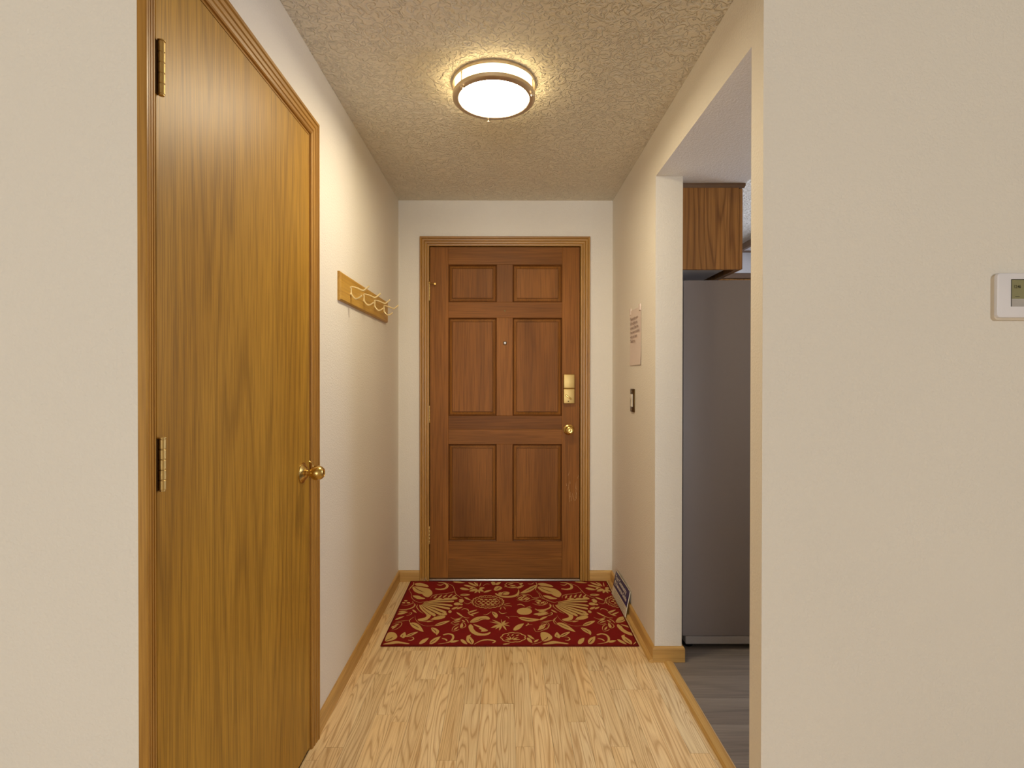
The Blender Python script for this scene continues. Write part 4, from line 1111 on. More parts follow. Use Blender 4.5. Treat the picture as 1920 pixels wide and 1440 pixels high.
309,127 309,133 309,142 310,151 311,160 314,167 318,175 322,182 326,187 330,191 334,194 337,195 340,197 339,198 336,197 332,196 328,194 323,190 319,184 314,177 311,169 308,161 307,152 307,142 308,134 308,128|
1037,127 1037,133 1037,142 1038,151 1039,160 1042,167 1046,175 1050,182 1054,187 1058,191 1062,194 1065,195 1068,197 1067,198 1064,197 1060,196 1056,194 1051,190 1047,184 1042,177 1039,169 1036,161 1035,152 1035,142 1036,134 1036,128|
310,125 314,126 319,127 325,129 331,132 335,135 338,140 341,144 343,147 342,148 339,146 336,142 332,138 329,135 324,132 318,130 313,128 309,126|
1038,125 1042,126 1047,127 1053,129 1059,132 1063,135 1066,140 1069,144 1071,147 1070,148 1067,146 1064,142 1060,138 1057,135 1052,132 1046,130 1041,128 1037,126|
362,253 363,250 366,247 369,243 372,239 374,232 377,224 379,216 381,211 383,212 382,217 381,225 379,234 376,241 373,247 369,250 365,253 363,254|
1090,253 1091,250 1094,247 1097,243 1100,239 1102,232 1105,224 1107,216 1109,211 1111,212 1110,217 1109,225 1107,234 1104,241 1101,247 1097,250 1093,253 1091,254|
345,283 348,280 353,274 358,269 364,266 370,264 375,265 380,266 383,267 383,269 379,269 375,269 370,269 365,270 360,273 355,277 349,282 345,284|
1073,283 1076,280 1081,274 1086,269 1092,266 1098,264 1103,265 1108,266 1111,267 1111,269 1107,269 1103,269 1098,269 1093,270 1088,273 1083,277 1077,282 1073,284|
294,209 297,212 300,216 303,222 307,227 313,233 319,240 326,247 330,251 329,252 324,248 318,242 311,236 305,230 301,224 298,218 295,213 293,209|
1022,209 1025,212 1028,216 1031,222 1035,227 1041,233 1047,240 1054,247 1058,251 1057,252 1052,248 1046,242 1039,236 1033,230 1029,224 1026,218 1023,213 1021,209|
309,235 315,233 319,235 324,237 328,240 332,244 336,249 340,254 344,260 339,259 334,258 330,256 325,254 321,251 316,247 313,242|
1037,235 1043,233 1047,235 1052,237 1056,240 1060,244 1064,249 1068,254 1072,260 1067,259 1062,258 1058,256 1053,254 1049,251 1044,247 1041,242|
308,214 313,214 317,215 322,217 326,219 330,222 334,226 339,230 343,235 338,234 333,233 328,231 324,230 320,227 315,224 311,220|
1036,214 1041,214 1045,215 1050,217 1054,219 1058,222 1062,226 1067,230 1071,235 1066,234 1061,233 1056,231 1052,230 1048,227 1043,224 1039,220|
350,162 354,166 357,171 358,177 358,183 357,190 356,197 354,205 352,213 348,208 346,202 345,197 344,191 343,184 344,178 345,170|
1078,162 1082,166 1085,171 1086,177 1086,183 1085,190 1084,197 1082,205 1080,213 1076,208 1074,202 1073,197 1072,191 1071,184 1072,178 1073,170|
316,138 320,140 323,143 326,147 329,151 331,157 333,162 335,168 337,175 333,173 330,169 327,166 324,162 321,157 319,152 317,146|
1044,138 1048,140 1051,143 1054,147 1057,151 1059,157 1061,162 1063,168 1065,175 1061,173 1058,169 1055,166 1052,162 1049,157 1047,152 1045,146|
346,244 348,237 350,233 353,229 355,226 358,224 361,222 363,221 366,221 364,226 362,230 360,234 358,238 355,241 353,243 350,245|
1074,244 1076,237 1078,233 1081,229 1083,226 1086,224 1089,222 1091,221 1094,221 1092,226 1090,230 1088,234 1086,238 1083,241 1081,243 1078,245|
388,223 392,236 400,252 409,266 418,274 427,279 437,282 447,286 457,288 467,287 475,282 482,274 486,266 488,259 487,253 482,249 475,249 464,251 453,250 443,242 432,230 422,221 414,217 407,215 401,215 395,215 389,217|
1116,223 1120,236 1128,252 1137,266 1146,274 1155,279 1165,282 1168,283 1168,239 1160,230 1150,221 1142,217 1135,215 1129,215 1123,215 1117,217|
385,183 387,191 391,196 395,198 399,193 404,184 408,175 409,166 410,156 413,146 419,134 426,122 435,113 445,107 456,103 466,103 477,107 487,115 493,118 495,114 493,105 489,97 483,92 476,87 467,84 456,83 444,83 433,85 424,90 415,98 408,106 401,116 396,126 392,138 388,153 385,169|
1113,183 1115,191 1119,196 1123,198 1127,193 1132,184 1136,175 1137,166 1138,156 1141,146 1147,134 1154,122 1163,113 1168,110 1168,84 1161,85 1152,90 1143,98 1136,106 1129,116 1124,126 1120,138 1116,153 1113,169|
405,199 418,194 435,184 446,173 457,162 471,149 481,137 480,130 472,125 460,122 448,123 449,129 451,138 444,146 436,153 439,157 441,162 434,167 425,175 412,189|
1133,199 1146,194 1163,184 1168,179 1168,149 1164,153 1167,157 1168,159 1168,163 1162,167 1153,175 1140,189|
548,201 543,210 537,217 530,224 524,230 517,235 511,240 504,244 497,248 503,240 509,232 516,225 522,219 528,213 535,207 541,203|
548,201 541,207 533,211 525,214 518,217 510,220 502,222 494,223 486,224 494,219 502,215 509,211 517,208 525,205 533,202 540,201|
548,201 540,203 533,200 526,196 519,191 512,184 506,177 500,168 494,159 502,160 509,162 516,165 523,169 530,174 536,180 543,188|
548,201 542,198 538,193 533,187 529,180 526,172 522,164 519,155 516,146 521,150 526,155 531,160 535,166 539,173 543,180 546,189|
548,201 543,195 541,187 538,179 537,170 536,161 535,152 535,143 535,133 539,139 542,146 544,154 547,162 548,170 549,179 550,189|
548,201 549,189 551,180 554,171 557,163 560,156 563,149 567,143 571,137 570,147 568,156 566,165 563,174 560,182 557,189 553,196|
548,201 553,195 558,191 563,187 568,185 573,183 579,181 584,179 589,179 584,184 579,188 574,191 569,195 564,198 559,200 554,201|
548,201 549,207 549,214 549,220 548,227 547,233 547,239 546,246 544,252 544,245 544,238 544,232 544,225 545,219 546,213 547,207|
548,201 553,201 556,203 558,207 561,212 563,217 564,223 566,230 567,238 563,236 560,233 557,230 554,226 552,222 550,216 549,210|
548,201 553,199 558,200 562,201 567,203 571,205 576,208 580,211 585,214 580,215 575,214 571,213 566,212 562,211 557,208 553,205|
452,308 455,306 458,303 462,300 467,300 472,304 477,310 481,316 485,322 488,328 490,333 491,338 492,341 491,342 490,339 488,334 485,329 482,325 479,319 474,313 469,308 465,305 462,304 459,306 456,308 453,309|
495,333 499,337 507,334 514,329 519,321 524,311 527,300 527,287 524,274 520,266 516,267 512,274 507,284 502,300 497,319|
530,343 532,337 536,327 540,318 547,312 554,312 562,316 569,321 573,324 573,326 568,324 560,321 553,318 548,318 544,322 539,330 535,338 531,344|
91,209 101,185 111,169 121,157 132,147 142,139 153,131 163,124 174,120 166,143 157,163 148,181 138,195 127,207 116,214 104,216|
819,209 829,185 839,169 849,157 860,147 870,139 881,131 891,124 902,120 894,143 885,163 876,181 866,195 855,207 844,214 832,216|
218,184 230,181 239,184 248,188 257,195 265,203 273,212 281,222 288,235 278,234 268,232 258,228 249,223 240,217 232,209 224,199|
946,184 958,181 967,184 976,188 985,195 993,203 1001,212 1009,222 1016,235 1006,234 996,232 986,228 977,223 968,217 960,209 952,199|
205,162 210,164 217,162 226,157 234,150 242,139 248,128 248,114 245,99 241,90 239,90 237,96 234,103 227,110 220,118 214,128 209,140 205,153|
933,162 938,164 945,162 954,157 962,150 970,139 976,128 976,114 973,99 969,90 967,90 965,96 962,103 955,110 948,118 942,128 937,140 933,153|
102,292 104,283 107,270 111,256 115,244 120,233 126,223 133,213 140,204 147,197 155,190 164,184 173,180 183,178 194,179 204,180 212,182 217,183 221,186 223,188 225,190 224,190 223,189 220,187 217,185 211,183 203,182 193,181 182,181 173,182 164,186 156,192 148,198 141,206 134,214 128,224 122,234 117,244 112,256 108,270 105,283 103,292|
830,292 832,283 835,270 839,256 843,244 848,233 854,223 861,213 868,204 875,197 883,190 892,184 901,180 911,178 922,179 932,180 940,182 945,183 949,186 951,188 953,190 952,190 951,189 948,187 945,185 939,183 931,182 921,181 910,181 901,182 892,186 884,192 876,198 869,206 862,214 856,224 850,234 845,244 840,256 836,270 833,283 831,292|
99,276 95,270 90,261 85,250 82,240 84,231 87,222 92,214 95,209 96,209 93,215 90,223 87,231 86,239 88,248 92,259 97,268 100,275|
827,276 823,270 818,261 813,250 810,240 812,231 815,222 820,214 823,209 824,209 821,215 818,223 815,231 814,239 816,248 820,259 825,268 828,275|
83,243 75,241 64,239 52,236 42,232 33,229 26,225 20,222 16,220 16,218 21,220 27,223 35,226 43,229 53,232 65,236 76,239 84,242|
811,243 803,241 792,239 780,236 770,232 761,229 754,225 748,222 744,220 744,218 749,220 755,223 763,226 771,229 781,232 793,236 804,239 812,242|
10,356 16,356 25,355 35,356 44,358 53,362 62,367 70,374 76,381 80,390 83,400 85,409 84,418 82,425 78,430 75,434 72,436 71,435 73,432 75,428 77,423 78,419 77,412 76,404 73,395 69,388 64,382 57,376 49,371 41,366 32,364 23,363 15,362 8,362|
738,356 744,356 753,355 763,356 772,358 781,362 790,367 798,374 804,381 808,390 811,400 813,409 812,418 810,425 806,430 803,434 800,436 799,435 801,432 803,428 805,423 806,419 805,412 804,404 801,395 797,388 792,382 785,376 777,371 769,366 760,364 751,363 743,362 736,362|
9,307 17,303 24,304 31,306 37,310 43,314 49,320 55,326 60,333 52,334 45,334 38,332 31,330 25,327 19,323 13,317|
737,307 745,303 752,304 759,306 765,310 771,314 777,320 783,326 788,333 780,334 773,334 766,332 759,330 753,327 747,323 741,317|
10,247 17,247 23,249 28,253 33,258 37,264 42,270 46,277 50,285 44,284 38,281 32,278 27,274 22,269 17,264 13,257|
738,247 745,247 751,249 756,253 761,258 765,264 770,270 774,277 778,285 772,284 766,281 760,278 755,274 750,269 745,264 741,257|
59,290 63,292 69,295 75,298 79,303 82,309 83,316 83,323 81,328 77,328 72,324 68,320 66,317 67,316 70,318 74,322 78,324 79,325 79,323 79,317 78,311 76,306 73,301 67,297 62,294 58,291|
787,290 791,292 797,295 803,298 807,303 810,309 811,316 811,323 809,328 805,328 800,324 796,320 794,317 795,316 798,318 802,322 806,324 807,325 807,323 807,317 806,311 804,306 801,301 795,297 790,294 786,291|
77,360 80,350 84,344 87,338 91,334 95,330 99,327 103,325 107,323 104,331 100,338 97,344 93,350 89,355 86,358 82,361|
805,360 808,350 812,344 815,338 819,334 823,330 827,327 831,325 835,323 832,331 828,338 825,344 821,350 817,355 814,358 810,361|
9,333 15,331 21,331 27,331 33,333 38,335 43,338 48,342 53,346 47,347 41,347 35,347 29,346 24,345 18,342 13,339|
737,333 743,331 749,331 755,331 761,333 766,335 771,338 776,342 781,346 775,347 769,347 763,347 757,346 752,345 746,342 741,339|
8,419 13,417 19,415 27,413 33,412 39,413 43,415 47,419 51,423 56,427 61,433 65,438 67,445 67,451 64,457 61,462 59,466 58,465 60,461 62,456 64,451 64,446 62,441 58,436 53,431 49,426 45,423 41,420 37,417 32,416 26,416 20,418 13,420 8,421|
736,419 741,417 747,415 755,413 761,412 767,413 771,415 775,419 779,423 784,427 789,433 793,438 795,445 795,451 792,457 789,462 787,466 786,465 788,461 790,456 792,451 792,446 790,441 786,436 781,431 777,426 773,423 769,420 765,417 760,416 754,416 748,418 741,420 736,421|
32,470 30,464 24,462 16,464 12,470 14,476 20,479 28,476|
760,470 758,464 752,462 744,464 740,470 742,476 748,479 756,476|
25,445 23,440 17,437 9,440 5,445 7,451 13,454 21,451|
753,445 751,440 745,437 737,440 733,445 735,451 741,454 749,451|
51,445 49,440 42,437 34,440 30,445 32,451 39,454 47,451|
779,445 777,440 770,437 762,440 758,445 760,451 767,454 775,451|
14,133 18,135 25,138 33,142 39,147 44,154 48,163 52,173 54,182 55,191 55,200 54,208 51,214 47,217 42,217 36,216 31,214 25,211 19,207 13,203 9,200 10,199 14,202 20,205 26,209 32,212 37,213 43,214 47,214 49,212 51,207 52,200 52,192 51,183 49,174 46,165 42,156 37,149 31,143 24,139 18,136 13,134|
742,133 746,135 753,138 761,142 767,147 772,154 776,163 780,173 782,182 783,191 783,200 782,208 779,214 775,217 770,217 764,216 759,214 753,211 747,207 741,203 737,200 738,199 742,202 748,205 754,209 760,212 765,213 771,214 775,214 777,212 779,207 780,200 780,192 779,183 777,174 774,165 770,156 765,149 759,143 752,139 746,136 741,134|
15,149 19,150 22,152 25,156 27,160 29,165 31,170 33,176 34,183 31,181 28,178 25,175 22,171 19,167 17,163 16,157|
743,149 747,150 750,152 753,156 755,160 757,165 759,170 761,176 762,183 759,181 756,178 753,175 750,171 747,167 745,163 744,157|
20,183 24,181 27,182 30,183 33,186 35,189 37,192 39,196 41,201 38,202 34,201 31,200 28,198 26,196 23,193 21,189|
748,183 752,181 755,182 758,183 761,186 763,189 765,192 767,196 769,201 766,202 762,201 759,200 756,198 754,196 751,193 749,189|
8,164 12,162 14,163 17,165 19,167 20,170 22,174 23,178 24,183 21,183 18,182 16,181 13,179 11,177 10,174 9,170|
736,164 740,162 742,163 745,165 747,167 748,170 750,174 751,178 752,183 749,183 746,182 744,181 741,179 739,177 738,174 737,170|
7,40 5,57 3,80 4,99 5,109 8,114 13,117 21,118 30,116 39,111 46,101 53,88 57,76 58,67 56,58 52,50 43,41 32,34 23,30 16,29 11,32|
735,40 733,57 731,80 732,99 733,109 736,114 741,117 749,118 758,116 767,111 774,101 781,88 785,76 786,67 784,58 780,50 771,41 760,34 751,30 744,29 739,32|
6,3 10,8 23,16 34,22 42,27 50,31 59,33 69,32 79,28 90,24 103,20 115,15 123,11 127,8 126,6 121,5 109,6 92,10 76,11 65,10 55,7 45,5 30,3 14,2|
734,3 738,8 751,16 762,22 770,27 778,31 787,33 797,32 807,28 818,24 831,20 843,15 851,11 855,8 854,6 849,5 837,6 820,10 804,11 793,10 783,7 773,5 758,3 742,2|
69,80 70,87 72,95 75,103 78,110 82,116 86,117 90,108 94,94 96,82 95,72 93,64 90,60 87,60 82,64 78,68 75,71 71,75|
797,80 798,87 800,95 803,103 806,110 810,116 814,117 818,108 822,94 824,82 823,72 821,64 818,60 815,60 810,64 806,68 803,71 799,75|
94,74 104,72 111,75 118,80 125,86 131,93 137,101 143,110 148,121 140,120 132,117 124,113 117,109 110,103 104,96 98,87|
822,74 832,72 839,75 846,80 853,86 859,93 865,101 871,110 876,121 868,120 860,117 852,113 845,109 838,103 832,96 826,87|
114,41 116,40 120,39 124,37 129,37 133,39 136,42 139,46 141,50 140,55 138,61 136,66 132,70 127,72 122,72 118,72 115,72 115,70 118,69 123,69 127,68 130,66 132,63 134,59 135,55 135,52 134,49 132,46 129,44 126,42 124,42 120,42 116,43 114,43|
842,41 844,40 848,39 852,37 857,37 861,39 864,42 867,46 869,50 868,55 866,61 864,66 860,70 855,72 850,72 846,72 843,72 843,70 846,69 851,69 855,68 858,66 860,63 862,59 863,55 863,52 862,49 860,46 857,44 854,42 852,42 848,42 844,43 842,43|
170,7 179,5 185,9 190,14 195,21 199,30 202,39 205,50 207,63 200,61 194,58 188,53 182,48 178,41 174,32 171,22|
898,7 907,5 913,9 918,14 923,21 927,30 930,39 933,50 935,63 928,61 922,58 916,53 910,48 906,41 902,32 899,22|
218,7 228,5 235,10 241,17 246,25 251,36 255,48 258,61 261,76 252,74 245,69 238,64 231,57 226,48 221,38 218,25|
946,7 956,5 963,10 969,17 974,25 979,36 983,48 986,61 989,76 980,74 973,69 966,64 959,57 954,48 949,38 946,25|
274,86 278,89 284,92 290,95 295,96 300,95 305,92 309,89 312,85 314,79 316,71 316,63 315,55 313,47 311,38 307,31 301,24 292,18 279,14 266,10 257,7 257,6 267,7 280,10 294,13 306,18 313,25 319,33 323,42 325,52 326,61 326,71 324,81 321,90 316,97 309,102 302,105 294,107 287,105 279,101 273,97 269,94|
1002,86 1006,89 1012,92 1018,95 1023,96 1028,95 1033,92 1037,89 1040,85 1042,79 1044,71 1044,63 1043,55 1041,47 1039,38 1035,31 1029,24 1020,18 1007,14 994,10 985,7 985,6 995,7 1008,10 1022,13 1034,18 1041,25 1047,33 1051,42 1053,52 1054,61 1054,71 1052,81 1049,90 1044,97 1037,102 1030,105 1022,107 1015,105 1007,101 1001,97 997,94|
268,56 272,53 276,51 281,48 284,46 287,43 289,38 292,34 294,31 297,31 297,35 296,41 294,47 290,52 284,56 278,58 273,59 269,59|
996,56 1000,53 1004,51 1009,48 1012,46 1015,43 1017,38 1020,34 1022,31 1025,31 1025,35 1024,41 1022,47 1018,52 1012,56 1006,58 1001,59 997,59|
310,23 316,19 322,19 327,19 332,21 337,24 342,28 347,32 351,38 345,39 340,40 334,40 329,39 324,38 319,35 314,31|
1038,23 1044,19 1050,19 1055,19 1060,21 1065,24 1070,28 1075,32 1079,38 1073,39 1068,40 1062,40 1057,39 1052,38 1047,35 1042,31|
357,48 359,35 363,26 367,20 371,14 376,10 381,7 386,5 392,3 389,13 385,22 382,30 378,36 373,42 369,47 363,49|
1085,48 1087,35 1091,26 1095,20 1099,14 1104,10 1109,7 1114,5 1120,3 1117,13 1113,22 1110,30 1106,36 1101,42 1097,47 1091,49|
383,54 383,64 383,74 385,82 391,88 398,92 402,94 402,90 400,84 400,75 406,63 414,48 420,34 420,21 417,9 413,3 406,7 397,16 389,26 386,35 384,45|
1111,54 1111,64 1111,74 1113,82 1119,88 1126,92 1130,94 1130,90 1128,84 1128,75 1134,63 1142,48 1148,34 1148,21 1145,9 1141,3 1134,7 1125,16 1117,26 1114,35 1112,45|
423,2 429,8 436,16 444,24 451,30 458,34 464,36 470,38 476,39 482,40 489,39 495,38 501,36 506,34 511,32 514,30 515,30 514,29 511,24 507,20 504,17 508,12 511,15 516,19 520,24 522,30 520,37 515,41 509,44 504,46 497,48 490,49 482,50 475,49 467,48 460,45 454,41 447,36 440,28 432,19 426,10 421,4|
1151,2 1157,8 1164,16 1168,20 1168,29 1168,28 1160,19 1154,10 1149,4|
553,3 557,1 561,1 566,1 570,2 574,4 578,5 582,7 586,10 582,11 578,11 574,11 569,11 565,10 561,9 557,7|
653,65 655,62 656,58 656,55 655,52 653,49 650,46 646,44 641,42 638,37 636,34 633,32 630,30 625,28 621,28 616,28 610,28 605,26 601,25 596,24 592,24 588,25 584,27 580,30 576,33 571,34 566,35 562,37 559,39 557,42 555,45 555,48 554,53 551,57 548,60 547,63 546,67 541,66 542,62 544,57 547,53 550,51 550,48 550,43 552,39 556,35 560,32 565,30 570,28 574,28 577,25 581,22 586,20 591,19 597,19 602,19 607,21 611,23 615,22 621,22 626,23 632,24 636,27 640,31 643,35 644,38 648,39 652,42 656,45 659,50 661,54 661,59 660,64 658,68|
546,66 546,70 548,73 550,76 554,80 554,85 555,89 556,92 559,95 562,97 566,99 571,100 577,101 581,105 584,107 588,109 593,110 598,111 602,110 607,108 612,106 618,107 623,107 627,106 632,105 635,103 638,100 640,97 642,92 647,89 651,87 654,84 656,81 657,78 656,75 655,71 654,68 658,65 660,69 662,74 662,79 661,84 658,88 654,92 650,95 646,96 645,100 642,104 639,108 634,110 629,112 623,113 617,113 613,112 609,114 604,116 598,117 592,116 587,115 582,113 577,109 575,107 570,106 565,105 560,102 555,99 552,95 550,90 549,86 550,82 547,80 544,76 542,72 541,67|
594,48 591,53 588,57 584,60 581,62 578,64 574,66 570,67 567,68 570,64 573,60 576,56 579,53 583,51 586,49 590,47|
594,48 594,53 593,58 592,63 591,67 589,71 588,75 586,78 584,82 584,76 585,71 586,67 587,62 588,58 589,54 591,50|
594,48 596,49 599,52 600,56 602,60 604,64 605,68 606,73 608,78 605,76 603,73 601,69 599,66 597,62 596,58 594,53|
597,48 601,47 605,49 609,51 613,53 617,56 620,60 624,64 628,68 624,67 620,66 616,64 612,62 608,60 604,57 600,53|
600,44 605,42 609,42 614,42 619,42 623,43 628,44 633,46 637,48 633,49 628,50 623,50 619,50 614,50 609,49 605,47|
590,44 587,47 584,48 580,48 577,48 573,48 570,47 567,46 563,44 567,43 570,42 573,41 577,40 580,40 583,41 587,42|
594,82 596,82 598,83 599,85 601,87 602,89 603,92 604,95 605,99 603,98 601,97 599,96 598,94 596,92 595,89 594,86|
614,82 617,80 619,80 621,81 624,82 626,84 628,86 630,89 632,92 629,93 627,93 625,92 623,92 620,90 618,88 616,86|
574,82 576,81 577,82 579,84 580,86 581,88 582,91 583,94 584,97 582,97 580,96 579,95 577,93 576,91 575,89 574,86|
655,689 657,684 657,680 656,676 654,673 650,670 644,667 642,661 639,657 635,655 630,653 625,653 619,653 614,651 609,650 603,650 599,651 595,654 591,658 585,659 580,661 576,664 574,668 572,672 572,678 568,682 566,686 565,691 561,690 562,684 565,678 568,675 568,671 570,665 573,659 578,656 584,653 589,652 592,649 597,645 603,644 609,644 615,645 620,648 625,647 631,647 637,649 642,653 645,658 647,662 652,664 656,668 660,674 661,680 661,686 659,692|
565,690 566,694 568,698 572,703 573,709 574,713 576,717 580,720 585,722 591,723 595,728 600,731 605,732 610,732 615,731 620,728 627,729 632,729 637,727 641,724 644,720 646,714 651,711 655,708 657,704 658,700 657,696 655,692 659,689 661,694 662,701 661,707 658,713 653,717 649,719 647,724 644,729 639,733 633,735 627,735 621,734 616,737 610,739 604,738 598,736 593,733 589,729 584,728 578,726 573,722 570,716 568,710 568,706 565,702 562,697 561,691|
632,643 639,638 645,640 650,643 655,648 660,655 665,663 670,672 675,683 669,684 663,683 657,680 652,677 646,672 641,666 636,657|
649,696 652,690 656,690 658,691 661,694 664,698 666,703 669,710 671,718 667,720 664,721 661,721 658,719 655,717 653,713 650,707|
580,696 585,694 590,695 594,697 598,699 602,703 607,707 611,712 615,717 610,718 606,717 601,716 597,714 593,711 588,708 584,703|
589,674 594,671 599,670 603,671 608,672 613,674 618,677 622,681 627,685 622,687 617,687 613,687 608,687 603,686 598,683 593,680|
597,653 602,650 608,650 613,651 618,652 623,654 629,657 634,660 639,664 634,665 629,665 623,665 618,664 613,663 607,661 602,658|
559,658 562,659 564,661 567,664 569,667 571,671 573,675 574,680 576,685 574,683 571,681 569,679 567,676 564,673 562,669 561,664|
751,687 736,685 723,673 709,659 697,642 684,626 672,609 660,591 648,571 663,570 677,574 691,580 704,590 717,605 729,624 741,650|
699,705 703,703 709,700 716,698 722,700 728,706 732,714 735,722 737,728 736,729 733,724 729,717 724,711 720,707 716,706 710,706 704,708 700,708|
626,512 630,518 636,526 643,535 649,542 656,547 663,551 670,554 677,555 684,553 691,550 698,545 704,540 708,534 711,526 714,518 716,512 717,513 716,519 713,527 710,536 706,543 700,549 693,554 685,558 677,560 670,559 662,556 654,551 648,545 641,538 634,528 629,519 625,513|
627,483 631,481 638,478 646,474 653,471 660,467 667,462 674,458 681,457 688,461 694,467 700,474 703,479 702,480 698,476 693,470 687,464 681,462 676,463 669,466 662,471 655,475 647,478 639,481 632,484 627,485|
633,498 637,497 641,499 644,501 648,505 651,510 654,515 657,520 660,527 656,527 652,525 649,523 645,520 642,517 639,512 636,507|
651,494 655,495 659,498 662,503 665,508 668,515 671,521 674,529 676,537 672,534 669,531 665,526 662,522 659,517 656,510 653,503|
663,484 668,484 672,487 676,491 680,496 684,501 688,508 692,514 696,522 691,521 687,518 682,515 678,511 674,506 670,500 666,494|
674,475 679,474 682,476 686,480 690,484 693,489 697,495 700,501 703,508 699,507 695,505 691,502 687,499 684,495 680,490 677,484|
639,489 642,483 645,480 649,479 652,478 656,479 659,480 663,482 667,484 663,488 660,491 657,493 653,495 650,496 646,495 643,494|
660,542 663,535 667,532 670,529 674,528 677,528 681,529 685,530 688,532 685,537 682,540 679,543 675,545 672,547 668,547 665,546|
711,510 716,510 722,509 729,509 736,511 743,513 751,517 758,521 763,524 762,525 757,523 750,520 742,517 735,515 729,514 722,513 716,512 712,512|
702,479 706,480 711,481 717,483 723,487 731,492 740,499 748,505 754,510 753,512 747,508 738,502 729,496 722,491 715,488 710,485 705,482 702,480|
715,512 720,506 727,498 734,489 741,483 748,479 755,476 761,475 765,474 765,476 761,477 755,479 749,482 743,486 736,492 728,500 721,508 716,513|
741,601 743,594 747,584 751,572 754,561 755,549 756,536 758,523 761,512 765,504 770,499 777,494 785,488 797,478 811,466 824,455 833,447 834,448 825,456 812,467 798,480 787,490 778,497 772,502 767,507 763,514 760,524 759,536 758,549 756,562 752,573 748,585 744,595 741,602|
711,438 716,433 723,427 730,421 737,417 743,414 749,412 755,412 761,414 768,418 774,423 780,430 784,438 785,445 784,453 782,460 781,464 779,464 780,459 782,452 782,445 781,439 778,433 772,427 766,421 760,418 755,417 750,417 744,418 738,420 732,424 724,430 717,435 712,439|
761,443 760,438 757,434 754,431 750,431 746,431 743,434 742,438 741,443 738,442 738,436 741,431 745,427 750,426 755,427 760,431 763,436 764,442|
741,442 742,447 745,451 748,454 752,455 756,454 759,451 761,447 761,442 764,443 764,449 761,455 757,458 752,460 747,458 742,455 739,449 738,443|
725,464 728,462 731,462 735,463 738,464 741,466 745,469 748,471 751,475 748,476 745,476 741,476 738,475 735,473 731,471 728,469|
763,447 766,446 768,447 771,448 773,451 775,453 778,456 780,460 782,464 779,464 777,463 774,462 772,461 770,459 767,456 765,453|
705,342 702,328 694,315 683,306 670,302 657,302 644,306 634,315 627,328 625,342 628,356 635,369 646,378 660,383 674,383 687,378 697,369 703,356|
629,417 633,418 638,421 644,422 648,422 652,419 658,412 664,406 668,401 670,403 667,409 663,417 657,425 650,431 643,431 636,427 631,423 628,420|
676,383 680,383 683,384 687,386 690,389 693,392 697,396 700,400 703,404 699,403 696,402 692,400 689,398 686,395 682,392 679,389|
687,378 690,377 692,377 695,377 697,378 700,379 702,381 705,383 707,385 704,385 702,385 700,385 697,385 695,384 692,383 690,381|
720,369 723,364 729,356 735,349 744,344 753,344 763,347 773,351 782,357 790,364 798,373 805,383 809,393 810,402 807,411 803,418 801,422 799,421 801,416 803,409 804,401 803,395 799,388 793,380 785,372 778,366 770,361 761,357 753,354 746,353 740,356 733,362 728,369 723,374|
709,308 719,300 728,298 738,298 748,300 758,305 768,313 779,322 789,333 779,332 769,329 759,327 748,324 738,322 728,319 718,316|
730,294 738,291 745,292 753,294 760,296 768,300 776,304 783,309 791,315 783,316 776,315 768,314 760,312 753,310 745,306 737,301|
782,290 787,292 794,295 801,300 807,306 808,313 808,321 806,329 805,334 804,333 804,328 805,321 805,313 804,308 799,303 793,298 786,294 781,291|
738,242 744,243 750,247 755,251 761,257 767,263 772,270 778,277 783,285 777,283 771,279 765,275 759,271 753,266 748,259 743,252|
631,269 644,249 657,237 671,230 685,227 699,227 713,231 728,238 743,248 730,254 716,258 702,262 688,266 674,270 660,274 646,275|
582,283 588,283 597,283 607,283 615,282 621,281 626,278 630,275 633,274 633,275 631,277 627,280 621,283 615,285 607,286 597,286 588,285 582,284|
567,287 569,284 573,280 578,275 580,271 582,267 582,263 583,259 583,256 584,256 584,259 585,263 585,268 583,273 580,277 575,282 571,286 567,288|
603,137 613,133 621,137 628,143 635,152 642,163 647,176 653,190 658,207 649,206 641,202 633,197 625,191 618,182 612,171 606,158|
664,181 667,181 670,182 672,184 674,187 676,190 678,193 680,197 681,201 679,201 676,199 674,198 672,196 670,193 668,190 666,186|
676,213 676,209 676,205 677,202 678,200 679,197 680,195 681,193 683,192 683,195 682,199 682,202 681,205 681,207 680,210 678,212|
681,191 685,191 690,192 696,192 699,193 699,194 696,194 690,194 685,193 681,192|
703,160 704,152 706,141 708,129 711,122 716,119 722,120 728,123 734,126 740,129 745,134 751,139 757,144 763,151 769,158 774,166 777,175 777,185 774,196 771,206 768,213 767,213 769,205 773,195 775,184 775,175 772,168 767,160 760,153 755,147 749,141 744,136 738,132 733,129 727,126 722,123 717,122 713,123 710,130 708,141 706,153 705,160|
720,135 726,140 731,147 736,154 741,163 746,172 751,181 755,191 760,201 754,195 749,188 743,180 738,172 733,164 728,155 724,146|
729,160 732,162 735,165 738,169 741,174 743,179 745,185 747,191 749,198 746,195 742,191 740,188 737,183 734,179 732,174 730,168|
735,146 739,146 742,148 746,151 749,155 752,159 755,164 758,169 761,175 758,174 754,171 750,169 747,166 743,162 740,158 737,153|
724,146 726,142 728,141 731,141 733,141 735,142 737,144 740,146 742,149 740,151 738,153 735,154 733,154 731,153 729,152 726,150|
806,243 801,240 793,236 785,232 776,228 767,226 756,223 746,221 740,220 740,218 746,219 756,221 767,223 777,225 785,229 794,234 802,239 807,242|
828,278 823,271 816,262 809,251 805,241 804,231 805,221 807,212 810,204 814,198 821,194 826,190 830,188 831,189 827,192 822,196 816,200 812,206 810,213 808,222 807,232 808,240 812,250 818,261 824,270 829,277|
